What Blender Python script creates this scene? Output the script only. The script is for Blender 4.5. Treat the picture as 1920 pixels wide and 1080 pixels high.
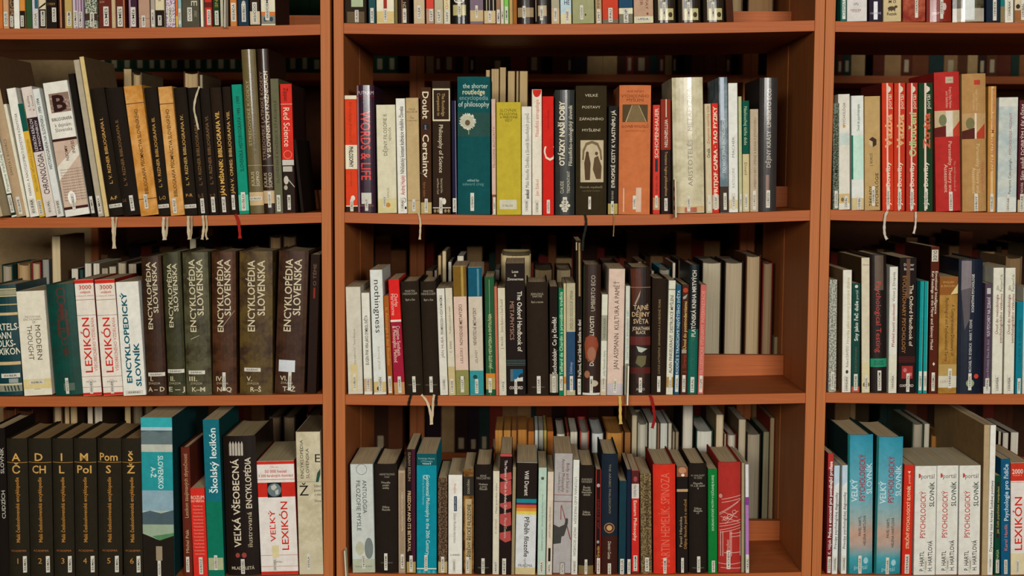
import bpy, bmesh, math, random
from mathutils import Vector, Matrix
random.seed(11)
scn = bpy.context.scene
for o in list(bpy.data.objects): bpy.data.objects.remove(o)
C = scn.collection
PI = math.pi

# ---------------------------------------------------------------- camera
F = 2600.0                       # focal length in pixels of the 1920 px frame
CAM = Vector((0.0, -2.45, 1.50))
PITCH, YAW, ROLL = math.radians(4.95), math.radians(0.47), math.radians(0.33)
RM = Matrix.Rotation(YAW, 3, 'Z') @ Matrix.Rotation(PI/2 - PITCH, 3, 'X') @ Matrix.Rotation(ROLL, 3, 'Z')
cd = bpy.data.cameras.new('camera'); cam = bpy.data.objects.new('camera', cd); C.objects.link(cam)
cam.matrix_world = Matrix.Translation(CAM) @ RM.to_4x4()
cd.sensor_width = 36.0; cd.lens = 36.0*F/1920.0; cd.clip_start = 0.05; cd.clip_end = 50
cd.dof.use_dof = True; cd.dof.focus_distance = 2.46; cd.dof.aperture_fstop = 4.5
scn.camera = cam

# ---------------------------------------------------------------- world, light, exposure
w = bpy.data.worlds.new('world'); scn.world = w; w.use_nodes = True
w.node_tree.nodes['Background'].inputs[0].default_value = (1.0, 0.93, 0.82, 1)
w.node_tree.nodes['Background'].inputs[1].default_value = 0.006
def area(name, loc, target, sx, sy, power, col):
    l = bpy.data.lights.new(name, 'AREA'); l.shape = 'RECTANGLE'; l.size = sx; l.size_y = sy
    l.energy = power; l.color = col
    o = bpy.data.objects.new(name, l); C.objects.link(o); o.location = loc
    o.rotation_euler = (Vector(target)-Vector(loc)).to_track_quat('-Z', 'Y').to_euler()
    return o
area('window_light_left', (-0.7, -4.2, 2.0), (0.0, 0.0, 1.22), 0.9, 0.5, 92, (1.0, 0.965, 0.91))
area('window_light_right', (1.0, -4.2, 2.0), (0.2, 0.0, 1.22), 0.9, 0.5, 136, (1.0, 0.965, 0.91))
area('ceiling_light', (0.0, -1.5, 2.95), (0.0, 0.0, 1.3), 2.4, 0.3, 1.5, (1.0, 0.95, 0.86))
area('far_fill_light', (0.3, 0.80, 2.9), (0.3, 0.80, 0.0), 2.6, 0.25, 1.2, (1.0, 0.93, 0.82))  # added fill, brightens the far cases
scn.view_settings.view_transform = 'Standard'; scn.view_settings.look = 'None'
scn.view_settings.exposure = 0.0; scn.view_settings.gamma = 1.0
scn.view_settings.use_curve_mapping = False

def P(u, v, Y=0.0):
    """point where the sight line of photo pixel (u,v) meets the plane y=Y"""
    d = RM @ Vector(((u-960)/F, (540-v)/F, -1.0))
    t = (Y-CAM.y)/d.y
    return CAM + d*t

# ---------------------------------------------------------------- materials
def lin(h):
    r = []
    for i in (0, 2, 4):
        c = int(h[i:i+2], 16)/255.0
        r.append(c/12.92 if c <= .04045 else ((c+.055)/1.055)**2.4)
    return (r[0], r[1], r[2], 1.0)
MC = {}
def mat(spec, fin='m'):
    """spec: 'hex' plain | 'hex~hex' blotchy | 'hex+hex' fine mottled | 'G:z,hex,z,hex..' printed blend along the height in metres"""
    key = (spec, fin)
    if key in MC: return MC[key]
    m = bpy.data.materials.new('paper_' + fin); m.use_nodes = True; N = m.node_tree.nodes; L = m.node_tree.links
    b = N['Principled BSDF']
    tc = N.new('ShaderNodeTexCoord')
    def noise(scale, detail=3, rough=.6, stretch=None):
        n = N.new('ShaderNodeTexNoise'); n.inputs['Scale'].default_value = scale
        n.inputs['Detail'].default_value = detail; n.inputs['Roughness'].default_value = rough
        if stretch:
            mp = N.new('ShaderNodeMapping'); mp.inputs['Scale'].default_value = stretch
            L.new(tc.outputs['Object'], mp.inputs[0]); L.new(mp.outputs[0], n.inputs[0])
        else: L.new(tc.outputs['Object'], n.inputs[0])
        return n
    def mix(fac, a, c):
        x = N.new('ShaderNodeMix'); x.data_type = 'RGBA'
        if isinstance(fac, float): x.inputs[0].default_value = fac
        else: L.new(fac, x.inputs[0])
        for i, k in ((6, a), (7, c)):
            if isinstance(k, tuple): x.inputs[i].default_value = k
            else: L.new(k, x.inputs[i])
        return x.outputs[2]
    def ramp(fac, stops):
        r = N.new('ShaderNodeValToRGB'); e = r.color_ramp.elements
        while len(e) < len(stops): e.new(.5)
        for i, (p, c) in enumerate(stops): e[i].position = p; e[i].color = c
        L.new(fac, r.inputs[0]); return r.outputs[0]
    if spec.startswith('G:'):
        p = spec[2:].split(','); st = [(float(p[i])/0.3, lin(p[i+1])) for i in range(0, len(p), 2)]
        sx = N.new('ShaderNodeSeparateXYZ'); L.new(tc.outputs['Object'], sx.inputs[0])
        q = N.new('ShaderNodeMath'); q.operation = 'MULTIPLY'; q.inputs[1].default_value = 1/0.3
        L.new(sx.outputs[2], q.inputs[0]); col = ramp(q.outputs[0], st)
    elif '~' in spec:
        a, c = spec.split('~'); n = noise(28, 5, .65)
        f = ramp(n.outputs[0], [(.42, (0, 0, 0, 1)), (.6, (1, 1, 1, 1))]); col = mix(f, lin(a), lin(c))
    elif '+' in spec:
        a, c = spec.split('+'); n = noise(330, 2, .5)
        f = ramp(n.outputs[0], [(.45, (0, 0, 0, 1)), (.55, (1, 1, 1, 1))]); col = mix(f, lin(a), lin(c))
    else: col = lin(spec)
    nz = noise(60, 4, .7)
    f = ramp(nz.outputs[0], [(.3, (.80, .79, .76, 1)), (.7, (1.06, 1.06, 1.06, 1))])
    x = N.new('ShaderNodeMix'); x.data_type = 'RGBA'; x.blend_type = 'MULTIPLY'; x.inputs[0].default_value = .8
    if isinstance(col, tuple): x.inputs[6].default_value = col
    else: L.new(col, x.inputs[6])
    L.new(f, x.inputs[7]); L.new(x.outputs[2], b.inputs['Base Color'])
    b.inputs['Roughness'].default_value = {'m': .8, 'g': .55, 'f': .4, 't': .8}.get(fin, .7)
    b.inputs['Specular IOR Level'].default_value = {'m': .06, 'g': .04, 'f': .1, 't': .1}.get(fin, .3)
    if fin == 'f':
        b.inputs['Coat Weight'].default_value = .2; b.inputs['Coat Roughness'].default_value = .12
    bp = N.new('ShaderNodeBump'); bp.inputs['Strength'].default_value = .3 if fin == 'f' else .12
    bp.inputs['Distance'].default_value = .002
    n2 = noise(35 if fin == 'f' else 900, 3, .6, (1, 1, .35) if fin == 'f' else None)
    L.new(n2.outputs[0], bp.inputs['Height']); L.new(bp.outputs[0], b.inputs['Normal'])
    MC[key] = m; return m
def wood_mat(name, c1, c2, axis):
    m = bpy.data.materials.new(name); m.use_nodes = True; N = m.node_tree.nodes; L = m.node_tree.links
    b = N['Principled BSDF']; tc = N.new('ShaderNodeTexCoord'); mp = N.new('ShaderNodeMapping')
    mp.inputs['Scale'].default_value = {'x': (6, 90, 420), 'z': (420, 90, 6)}[axis]
    n = N.new('ShaderNodeTexNoise'); n.inputs['Scale'].default_value = 1.0; n.inputs['Detail'].default_value = 5
    n.inputs['Roughness'].default_value = .65
    r = N.new('ShaderNodeValToRGB'); r.color_ramp.elements[0].position = .32; r.color_ramp.elements[1].position = .68
    r.color_ramp.elements[0].color = lin(c1); r.color_ramp.elements[1].color = lin(c2)
    L.new(tc.outputs['Object'], mp.inputs[0]); L.new(mp.outputs[0], n.inputs[0]); L.new(n.outputs[0], r.inputs[0])
    L.new(r.outputs[0], b.inputs['Base Color'])
    b.inputs['Roughness'].default_value = .55; b.inputs['Specular IOR Level'].default_value = .15
    return m
WX = wood_mat('beech_board', '8e4820', 'a05628', 'x'); WZ = wood_mat('beech_panel', '96522a', 'a66331', 'z')
def pages_mat(h):
    key = ('pages', h)
    if key in MC: return MC[key]
    m = bpy.data.materials.new('page_edges'); m.use_nodes = True; N = m.node_tree.nodes; L = m.node_tree.links
    b = N['Principled BSDF']; tc = N.new('ShaderNodeTexCoord'); mp = N.new('ShaderNodeMapping')
    mp.inputs['Scale'].default_value = (1500, 6, 6)
    n = N.new('ShaderNodeTexNoise'); n.inputs['Scale'].default_value = 1.0; n.inputs['Detail'].default_value = 2
    r = N.new('ShaderNodeValToRGB'); a = lin(h)
    r.color_ramp.elements[0].position = .3; r.color_ramp.elements[1].position = .65
    r.color_ramp.elements[0].color = (a[0]*.62, a[1]*.6, a[2]*.55, 1); r.color_ramp.elements[1].color = a
    L.new(tc.outputs['Object'], mp.inputs[0]); L.new(mp.outputs[0], n.inputs[0]); L.new(n.outputs[0], r.inputs[0])
    L.new(r.outputs[0], b.inputs['Base Color']); b.inputs['Roughness'].default_value = .9
    b.inputs['Specular IOR Level'].default_value = .1
    MC[key] = m; return m

# ---------------------------------------------------------------- mesh helpers
class MB:
    def __init__(s): s.v = []; s.f = []; s.m = []; s.mats = []
    def mi(s, m):
        if m not in s.mats: s.mats.append(m)
        return s.mats.index(m)
    def add(s, vs, fs, m):
        k = len(s.v); i = s.mi(m); s.v += [tuple(x) for x in vs]
        for f in fs: s.f.append([k+j for j in f]); s.m.append(i)
    def box(s, x0, x1, y0, y1, z0, z1, m):
        vs = [(x, y, z) for z in (z0, z1) for y in (y0, y1) for x in (x0, x1)]
        s.add(vs, [(0, 2, 3, 1), (4, 5, 7, 6), (0, 1, 5, 4), (2, 6, 7, 3), (0, 4, 6, 2), (1, 3, 7, 5)], m)
    def build(s, name, parent=None):
        me = bpy.data.meshes.new(name); me.from_pydata(s.v, [], s.f)
        for m in s.mats: me.materials.append(m)
        me.polygons.foreach_set('material_index', s.m); me.update()
        o = bpy.data.objects.new(name, me); C.objects.link(o)
        if parent: o.parent = parent
        return o
def empty(name, loc, ry=0.0):
    o = bpy.data.objects.new(name, None); C.objects.link(o); o.location = loc; o.rotation_euler = (0, ry, 0)
    o.empty_display_size = .02; return o
def tag(o, label, cat, group=None):
    o['label'] = label; o['category'] = cat
    if group: o['group'] = group
def bevel(o, wd, seg=2):
    md = o.modifiers.new('edge', 'BEVEL'); md.width = wd; md.segments = seg; md.limit_method = 'ANGLE'

# ---------------------------------------------------------------- bookcases
TH = 0.0185                     # board thickness
D1 = 0.235                      # depth of one case
# bay: shelf lines in the photo, front top edge: (x left, y left, x right, y right, sag)
BAYS = {
 'L': [(-284, 51, 596, 45, 5), (-282, 405, 601, 398, 6), (-280, 742, 607, 739, 3), (-278, 1083, 611, 1078, 4)],
 'M': [(637, 43, 1522, 38, 4), (643, 398, 1516, 394, 7.5), (650, 740, 1513, 737, 4), (655, 1075, 1510, 1073, 5)],
 'R': [(1559, 39.5, 2440, 36, 4), (1555, 393, 2432, 390, 7), (1552, 736, 2424, 733, 5), (1546, 1077, 2416, 1073, 5)]}
BNAME = {'L': 'left', 'M': 'middle', 'R': 'right'}
RNAME = ['top', 'second', 'third', 'lowest']
def vshelf(bay, row, u):
    a = BAYS[bay][row]; t = (u-a[0])/(a[2]-a[0]); return a[1]+(a[3]-a[1])*t + a[4]*(1-(2*t-1)**2)
# world x of the inner faces and z of the shelf ends (means, so that cases are straight)
CASE = {}
for b, rows in BAYS.items():
    xl = sum(P(r[0], r[1]).x for r in rows)/4; xr = sum(P(r[2], r[3]).x for r in rows)/4
    CASE[b] = (xl, xr, [(P(r[0], r[1]).z, P(r[2], r[3]).z, r[4]*.000942) for r in rows])
def zshelf(bay, row, x):
    xl, xr, rows = CASE[bay]; zl, zr, sg = rows[row]; t = (x-xl)/(xr-xl)
    return zl+(zr-zl)*t - sg*(1-(2*t-1)**2)
def board(mb, x0, x1, y0, y1, zf, m, n=14):
    """one shelf board that sags; zf gives the top height at x"""
    vs = []; fs = []
    for i in range(n+1):
        x = x0+(x1-x0)*i/n; z = zf(x)
        vs += [(x, y0, z), (x, y1, z), (x, y1, z-TH), (x, y0, z-TH)]
    for i in range(n):
        a = 4*i; b = a+4
        fs += [(a, b, b+1, a+1), (a+1, b+1, b+2, a+2), (a+2, b+2, b+3, a+3), (a+3, b+3, b, a)]
    fs += [(0, 1, 2, 3), (4*n+3, 4*n+2, 4*n+1, 4*n)]
    mb.add(vs, fs, m)
def case(bay, y0, label, rail, group):
    xl, xr, rows = CASE[bay]
    root = empty('bookcase', ((xl+xr)/2, y0, 0)); tag(root, label, 'bookcase', group)
    ox = (xl+xr)/2
    for sx in (-1, 1):
        mb = MB(); xi = (xr-xl)/2
        a, b_ = (xi, xi+.0172) if sx > 0 else (-xi-.0172, -xi)
        mb.box(a, b_, 0, D1, 0, 2.05, WZ); o = mb.build('side_panel', root); bevel(o, .0006, 1)
    def one(zf, nm='shelf_board'):
        mb = MB(); board(mb, -(xr-xl)/2+.0002, (xr-xl)/2-.0002, .0008, D1-.001, lambda x: zf(x+ox), WX)
        o = mb.build(nm, root); bevel(o, .0005, 1)
        if rail:
            mb = MB(); x0 = -(xr-xl)/2+.0005; x1 = -x0
            board2 = [(x0, zf(xl)+.0005), (x1, zf(xr)+.0005)]
            z = min(board2[0][1], board2[1][1])
            vs = []; n = 14
            for i in range(n+1):
                x = x0+(x1-x0)*i/n; zz = zf(x+ox)+.0004
                vs += [(x, D1-.020, zz), (x, D1-.004, zz), (x, D1-.004, z+.047), (x, D1-.020, z+.047)]
            fs = []
            for i in range(n):
                a = 4*i; b = a+4
                fs += [(a, a+1, b+1, b), (a+1, a+2, b+2, b+1), (a+2, a+3, b+3, b+2), (a+3, a, b, b+3)]
            fs += [(0, 3, 2, 1), (4*n, 4*n+1, 4*n+2, 4*n+3)]
            mb.add(vs, fs, WX); mb.build('back_rail', root)
    for r in range(4): one(lambda x, r=r: zshelf(bay, r, x))
    one(lambda x: zshelf(bay, 3, x)-.36)
    mb = MB(); mb.box(-(xr-xl)/2+.0002, (xr-xl)/2-.0002, .001, D1-.001, 2.03, 2.049, WX); mb.build('top_board', root)
    mb = MB(); mb.box(-(xr-xl)/2+.0002, (xr-xl)/2-.0002, .02, D1-.001, .0, .06, WX); mb.build('plinth', root)
    return root
for b in 'LMR':
    pos = {'L': 'at the left, cut by the photo edge', 'M': 'in the middle, seen whole', 'R': 'at the right, cut by the photo edge'}[b]
    case(b, 0.0, 'orange-brown beech bookcase ' + pos, b != 'R', None)
    case(b, D1+.006, 'beech bookcase standing back to back behind the %s front bookcase' % BNAME[b], False, None)

# ---------------------------------------------------------------- lettering: built-in font, all strings turned into outlines at once
class It: pass
def U(t, fx, v0, v1, h, c, b=0): return ('t', 'u', t, fx, v0, v1, h, c, b)
def Dn(t, fx, v0, v1, h, c, b=0): return ('t', 'd', t, fx, v0, v1, h, c, b)
def Hz(t, fx, v, wpx, h, c, b=0): return ('h', t, fx, v, wpx, h, c, b)
def Bd(v0, v1, c): return ('r', 0, 1, v0, v1, c)
def Rc(a, b, v0, v1, c): return ('r', a, b, v0, v1, c)
def El(fx, v, wp, hp, c, n=20): return ('e', fx, v, wp, hp, c, n)
def Pg(pts, c): return ('p', pts, c)
def Rg(fx, v, r, th, c): return ('o', fx, v, r, th, c)
def Sk(t, fx, v0, v1, wp=7.5, d='u'): return ('s', t, fx, v0, v1, wp, d)
def SH(t, fx, v, wp, hp=7): return ('sh', t, fx, v, wp, hp)
# ---------------------------------------------------------------- the books: every spine measured in the photograph
BK = []
def B(bay, row, a, b, yt, c, d, col, kind, dep, desc, items=(), pg='cfb890', rb=(), cr=None):
    BK.append((bay, row, a, b, yt, c, d, col, kind, dep, desc, items, pg, rb, cr))
W = 'cbc8ba'; CR = 'c6b996'; K = '1c140e'; KB = '2b2118'; INK = '2a2019'; GOLD = 'b58a4a'; RED = 'b8281c'; PW = 'd6d4c8'
# ---- left bookcase, top shelf (tops outside the photo)
def A(bay, x0, x1, col, kind, desc, items=(), yt=-185, dx=-6, dep=150, **k): B(bay, 0, x0+dx, x1+dx, yt, x0, x1, col, kind, dep, desc, items, **k)
A('L', -13, 4, 'b5652c', 'P', 'orange book at the photo edge')
A('L', 5, 15, 'b98c66', 'P', 'pinkish tan book with sticker O/JUS', [Sk('O/JUS', .5, 22, 49)])
A('L', 17, 24, '3a2618+8a7050', 'P', 'thin dark book with white sticker O/KA', [Sk('O/KA', .5, 30, 50, 6)])
A('L', 25, 35.5, PW, 'P', 'white paperback between two thin books', [U('KATALÓG', .5, -60, 8, 5, '5a554a')])
A('L', 36, 46, 'c07f3a', 'P', 'orange book with black lower half', [Bd(20, 56, K), Sk('O/KAT', .5, 29, 50, 6)])
A('L', 48, 59, '2c4a2a', 'P', 'dark green book without a sticker')
A('L', 60, 71, 'b9b4bb', 'P', 'pale book with blue corner, sticker CNA', [Rc(.45, 1, -80, 16, '2c5560'), Sk('O/CNA', .6, 23, 50, 8)])
A('L', 72, 85, CR, 'P', 'cream book turning black below, sticker O/KOM', [Bd(17, 56, '2c2016'), Sk('O/KOM', .6, 20, 49, 8), Pg([(0, 14), (1, 4), (1, 8), (0, 17)], K)])
A('L', 86, 106, K, 'Pg', 'wide black book with high sticker O/KRA', [Sk('O/KRA', .75, 14, 41, 8), Hz('1989', .5, 7, 14, 5, '8a6a3a')])
A('L', 108, 120, '30170f', 'P', 'dark brown book with copper stripe', [Rc(.3, .55, -80, 52, 'a9714f')])
A('L', 121, 135, 'a98f52', 'P', 'mustard book with sticker O/KLIM', [Sk('O/KLIM', .6, 22, 49, 8)])
A('L', 136, 146, 'b3a3b0', 'P', 'lilac paperback with sticker O/MAG', [Rc(.5, .8, -80, 52, '7c6070'), Sk('O/MAG', .5, 20, 50, 7)])
A('L', 147, 156, 'a893a2', 'P', 'lilac paperback with sticker O/MAN', [Rc(.5, .8, -80, 52, '6a4a5c'), Sk('O/MAN', .4, 22, 51, 7)])
A('L', 158, 181, '3c4a40+a8a890', 'Pg', 'grey green collage book with sticker O/MAR', [Bd(25, 38, '3a2a20'), Sk('O/MAR', .6, 23, 50, 8)])
A('L', 184, 208, '5a2318', 'Pg', 'maroon book with sticker O/ME5', [Hz('SLOV', .3, 3, 9, 4, 'b09070'), Sk('O/ME5', .6, 12, 49, 10)])
A('L', 209, 216, 'b39c78', 'P', 'thin beige book between two maroon books')
A('L', 217, 233, '5c2418', 'Pg', 'maroon book with sticker O/MES and copper edge', [Rc(.85, 1, -80, 52, 'a56a48'), Sk('O/MES', .45, 12, 50, 10)])
A('L', 239, 256, '37202c', 'Pg', 'dark plum book with sticker O/ME6', [Rc(.15, .3, -80, 52, 'a08890'), Sk('O/ME6', .6, 13, 50, 9)])
A('L', 259, 280, 'a5836e', 'P', 'pinkish brown book with small white sticker', [Sk('O/MI', .45, 29, 51, 7), Bd(34, 35, '7a5a48')])
A('L', 282, 290, '9a9080', 'P', 'thin grey book with sticker O/MILA', [Sk('O/MILA', .5, 18, 50, 6)])
A('L', 291, 308, CR, 'P', 'cream book with black foot', [Bd(19, 56, K), U('DILEMA', .5, -40, 10, 5, INK), Sk('O/MI', .5, 29, 48, 7)])
A('L', 311, 328, '8d7187+cbbfc4', 'Pg', 'mottled purple and white book', [Sk('O/OND', .5, 12, 44, 9)])
A('L', 329, 333, 'c4602c', 'P', 'very thin orange and yellow booklet', [Bd(30, 56, 'c9a44a')])
A('L', 334, 340, '7fa3a4', 'P', 'thin pale blue booklet with sticker O/PLE', [Sk('O/PLE', .5, 16, 46, 5)])
A('L', 341, 374, '4a4638', 'P', 'wide dark olive book lettered CE', [Dn('SCIENCE', .72, -80, 11, 12, 'b8b09a'), Sk('O/OE', .45, 14, 40, 9), Dn('DIFFERENT', .78, 20, 32, 6, '8c8672')])
A('L', 376, 381, PW, 'P', 'very thin white book with yellow edge', [Rc(.8, 1, -80, 56, 'b59a3c')])
A('L', 384, 397, 'b23224', 'P', 'red book with sticker O/REO', [Bd(4, 14, '5c2018'), Sk('O/REO', .6, 18, 47, 7)])
A('L', 399, 411, '20391f', 'P', 'dark green book with sticker O/STA', [Dn('MLADINE', .6, -40, 18, 6, 'a08040'), Sk('O/STA', .6, 20, 47, 7)])
A('L', 413, 419, 'b9b19a', 'P', 'thin beige book next to the loose sheet')
A('L', 431, 443, 'b5713c', 'P', 'orange book with sticker 003/ADA', [Sk('003/ADA', .55, 5, 40, 9)])
A('L', 446, 466, '1c3040', 'Pg', 'dark blue book with sticker 003/BEC', [El(.55, 5, 7, 8, 'b0a890'), Sk('003/BEC', .55, 7, 41, 8)])
A('L', 468, 487, '2a1c14', 'Pg', 'black and cream book with sticker 003/COO', [Bd(21, 46, 'b8a888'), Sk('003/COO', .5, 4, 44, 9)])
A('L', 489, 516, 'c9c2a8', 'Pg', 'cream book with orange band, sticker 003/OEM', [Bd(22, 29, 'b96a38'), Bd(29, 45, '7d7468'), El(.3, 36, 7, 9, '2a4450'), El(.72, 36, 7, 9, '2a4450'), Sk('003/OEM', .45, -4, 38, 8)], cr='3a2018')
# ---- left bookcase, second shelf
B('L', 1, -42, -25, 240, 1, 20, 'a8997a', 'P', 130, 'beige book at the edge, pulled forward over the shelf', [U('ZÁK', .6, 330, 398, 7, '3a3020')])
B('L', 1, -29, -19, 190, 20, 30, 'd0cfc0', 'P', 120, 'thin white book titled Pramene with black foot', [U('Pramene tradičnej slovenskej', .5, 250, 360, 6, '2a5040'), Bd(364, 405, '1c2a20'), Sk('01/ADC', .5, 367, 400, 7)])
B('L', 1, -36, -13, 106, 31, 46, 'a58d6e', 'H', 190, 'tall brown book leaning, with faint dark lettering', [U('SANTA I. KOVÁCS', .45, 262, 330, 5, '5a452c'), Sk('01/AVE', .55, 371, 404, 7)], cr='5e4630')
B('L', 1, 4, 9.5, 196, 47, 53.5, 'cfcab4', 'P', 150, 'very thin cream book left of the white one')
B('L', 1, 9.5, 26.5, 167, 54, 72, PW, 'P', 150, 'white book titled A NAGYSZOMBATI', [U('FARKAS: A NAGYSZOMBATI EGYETEMI KÖNYVTÁR', .5, 214, 368, 5, '3a3026'), Sk('01/FAR', .5, 374, 403, 10)])
B('L', 1, 31, 41.5, 195, 71.5, 83, 'c9a136', 'P', 140, 'narrow yellow book with dark green top', [Bd(190, 247, '0c4c42'), U('BIBLIOGRAFIA OBČIANSKA A LITERATÚRA', .5, 262, 360, 5, '7a5a18'), Sk('01/IZO', .5, 376, 404, 7)])
B('L', 1, 36.5, 58, 165, 84, 104, 'c9bdb2', 'P', 150, 'white and black book titled CHRONOLÓGIA', [Bd(222, 286, '2a1a20'), U('LEXIKÓN KRÁĽOV', .35, 224, 284, 6, 'cfc4c4'), U('A PANOVNÍKOV', .75, 228, 284, 5, 'cfc4c4'), U('CHRONOLÓGIA', .55, 290, 366, 11, '33222a', 1), U('L. Ružička', .45, 182, 208, 4, INK), U('K. Dostál', .8, 182, 210, 4, INK), Sk('01/AL', .5, 376, 403, 8)])
B('L', 1, 59, 72, 168, 105, 119, 'c8cbc4', 'P', 150, 'pale grey book titled HISTORIOGRAFIA', [U('HISTORIOGRAFIA NA SLOVENSKU  1990-1994', .5, 186, 318, 6, '2c2c28', 1), Sk('01/HIS', .5, 376, 404, 8)])
B('L', 1, 77, 126, 157, 122, 167, 'd2cfc2', 'Pg', 160, 'wide white book with ornate brown letter B', [
  Rc(.16, .98, 178, 214, '80685a'), ('B',), Hz('BIBLIOGRAFIA', .54, 226, 38, 6, '33201a', 1), Hz('k dejinám', .54, 237, 30, 7, '4a3a30'), Hz('Slovenska', .54, 246, 32, 7, '4a3a30'),
  Bd(262, 267, '3a1a18'), Bd(267, 392, 'b9a28e'), Pg([(0, 314), (1, 276), (1, 296), (0, 340)], 'cfc8b8'), Dn('SEGNI', .8, 268, 292, 6, '4a2a20', 1), Dn('AMOEN', .5, 276, 304, 6, '4a2a20', 1)]
  + [Hz('Nomina et verba ex libris m', .55, 320+5.2*i, 40, 3.4, '5a3c30') for i in range(12)] + [Bd(390, 395, '3a1a18'), El(.4, 374, 15, 26, 'dddbd2'), Sk('01/ALZ', .42, 366, 397, 6)])
B('L', 1, 126.5, 135.5, 139, 168, 181, '17110c', 'P', 150, 'narrow tall black book beside the ornate B book', [Sk('01/MER', .5, 369, 401, 6)])
B('L', 1, 136, 146, 113, 182, 194, 'a09680', 'P', 190, 'tall taupe book leaning left', [Sk('01/MAV', .5, 368, 402, 7)])
B('L', 1, 146.5, 155.5, 107, 195, 203, 'c2ab74', 'P', 180, 'tallest cream coloured narrow book leaning left', (), cr='5e4a34')
GB = 'c8963e'; GD = '6e5030'
B('L', 1, 165, 193, 167, 204, 229, '1e1710', 'H', 155, 'black book lettered BIBLIOGRAFIA I., A-F', [U('L. V. RIZNER BIBLIOGRAFIA I.', .5, 223, 346, 6, GOLD, 1), Hz('A-F', .5, 373, 13, 7, GOLD, 1), SH('01/RIZ', .6, 388, 24)], rb=[('b5a486', 6, [(211, 407), (212, 425), (213, 446), (214, 466)]), ('a4947a', 4, [(219, 407), (216, 430), (215, 450), (216, 466)])])
B('L', 1, 194, 228, 167, 230, 262, '1d1610', 'H', 155, 'black book lettered BIBLIOGRAFIA II.', [U('L. V. RIZNER BIBLIOGRAFIA II.', .42, 226, 350, 6, GD, 1), Hz('G-K', .2, 377, 9, 6, GD), Sk('01/RIZ', .62, 369, 398, 7)])
B('L', 1, 229, 266, 163, 264, 296, 'b0762f~c79352', 'P', 160, 'worn tan book titled PÍSOMNÍCTVA, left one of two', [U('BIBLIOGRAFIA PÍSOMNÍCTVA SLOVENSKÉHO.', .5, 205, 366, 7, '3c2612', 1), Bd(195, 196.5, '5a3818'), Bd(374, 375.5, '5a3818'), Sk('01/RIZ', .4, 366, 393, 7)])
B('L', 1, 267, 293, 165, 297, 318, '1e1710', 'H', 155, 'black book lettered BIBLIOGRAFIA III., L-O', [U('L. V. RIZNER BIBLIOGRAFIA III.', .45, 221, 352, 6, 'ad823f', 1), Hz('L-O', .5, 372, 12, 7, '9c7838', 1), SH('01/RIZ', .5, 388, 20)], rb=[('b8aa90', 6, [(307, 407), (306, 425), (308, 450)]), ('9c8c72', 5, [(314, 407), (313, 428), (310, 449)])])
B('L', 1, 294, 322, 164, 320, 345, 'b5803f~c99a5c', 'P', 160, 'worn tan book titled PÍSOMNÍCTVA, right one of two', [U('BIBLIOGRAFIA PÍSOMNÍCTVA SLOVENSKÉHO', .5, 206, 370, 7, '3c2612', 1), Bd(195, 196.5, '5a3818'), Sk('01/RIZ', .35, 373, 401, 7)])
B('L', 1, 324, 347, 165, 346, 369, '1e1710', 'H', 155, 'black book lettered BIBLIOGRAFIA IV., P-R', [U('L. V. RIZNER BIBLIOGRAFIA IV.', .45, 216, 348, 6, 'b08a48', 1), Hz('P-R', .5, 367, 13, 6, 'a87840', 1), SH('01/RIZ', .5, 388, 22)], rb=[('b0a084', 6, [(353, 405), (353, 425), (355, 449)]), ('8c7c62', 5, [(359, 405), (359, 428), (357, 447)])])
B('L', 1, 349, 371, 165, 371, 390, '1d1610', 'H', 155, 'black book lettered V., S-Š, white ribbon on its spine', [U('L. V. RIZNER BIBLIOGRAFIA V.', .5, 223, 348, 6, '6a4e2c', 1), Hz('S-Š', .4, 368, 12, 6, GD), Sk('01/RIZ', .5, 373, 401, 7)], rb=[('b5a587', 5, [(380, 404), (382, 425), (380, 442), (379, 449)]), ('b0a488', 4, [(374, 162), (367, 183), (364, 204), (368, 224), (372, 243)]), ('a89678', 4, [(386, 404), (388, 424), (386, 440), (389, 449)])])
B('L', 1, 373, 390, 166, 391, 410, '1c150f', 'H', 155, 'black book lettered BIBLIOGRAFIA VI.', [U('L. V. RIZNER BIBLIOGRAFIA VI.', .5, 218, 346, 6, GD, 1), Hz('T-Ž', .5, 368, 11, 6, GD), Sk('01/RIZ', .5, 370, 399, 7)])
B('L', 1, 391, 413, 165, 411, 430, '251a11', 'H', 155, 'dark brown book with bright gold title VII.', [U('JÁN MIŠIANIK: BIBLIOGRAFIA VII.', .5, 210, 368, 8, 'd0a452', 1), Sk('01/RIZ', .5, 370, 399, 7)])
B('L', 1, 415, 431, 163, 431, 446, '1f160f', 'H', 155, 'dark book with gold title VIII.', [U('JÁN V. ORMIS: BIBLIOGRAFIA VIII.', .5, 209, 364, 6, 'b08c50', 1), Sk('01/RIZ', .5, 366, 394, 6)], rb=[('8e1c14', 6, [(441, 402), (446, 412), (449, 430), (450, 447)])])
B('L', 1, 432, 452, 159, 448, 466, '0d8068', 'Pg', 150, 'bright green book SLOVENSKÁ HISTORIOGRAFIA', [U('SLOVENSKÁ HISTORIOGRAFIA 1995 - 1999', .55, 181, 322, 7, '10342a', 1), Bd(366, 396, '5fae92'), Sk('01/SLO', .5, 361, 396, 8)])
B('L', 1, 450, 477, 93, 468, 494, '5e5130', 'Hg', 180, 'tallest olive book in clear foil', [U('STREDOVEKÉ KÓDEXY', .3, 124, 300, 6, 'a0946a'), U('V SLOVENSKEJ PROVENIENCII', .6, 122, 300, 6, '3a2c18'), Hz('', .5, 0, 1, 1, K), U('JÚLIUS', .32, 322, 350, 6, 'b8ad88'), U('SOPKO', .68, 322, 350, 6, 'b8ad88'), Bd(361, 386, 'b69c72'), Bd(310, 311, '9a8a60'), SH('01/RUO', .45, 373, 24)])
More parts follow.
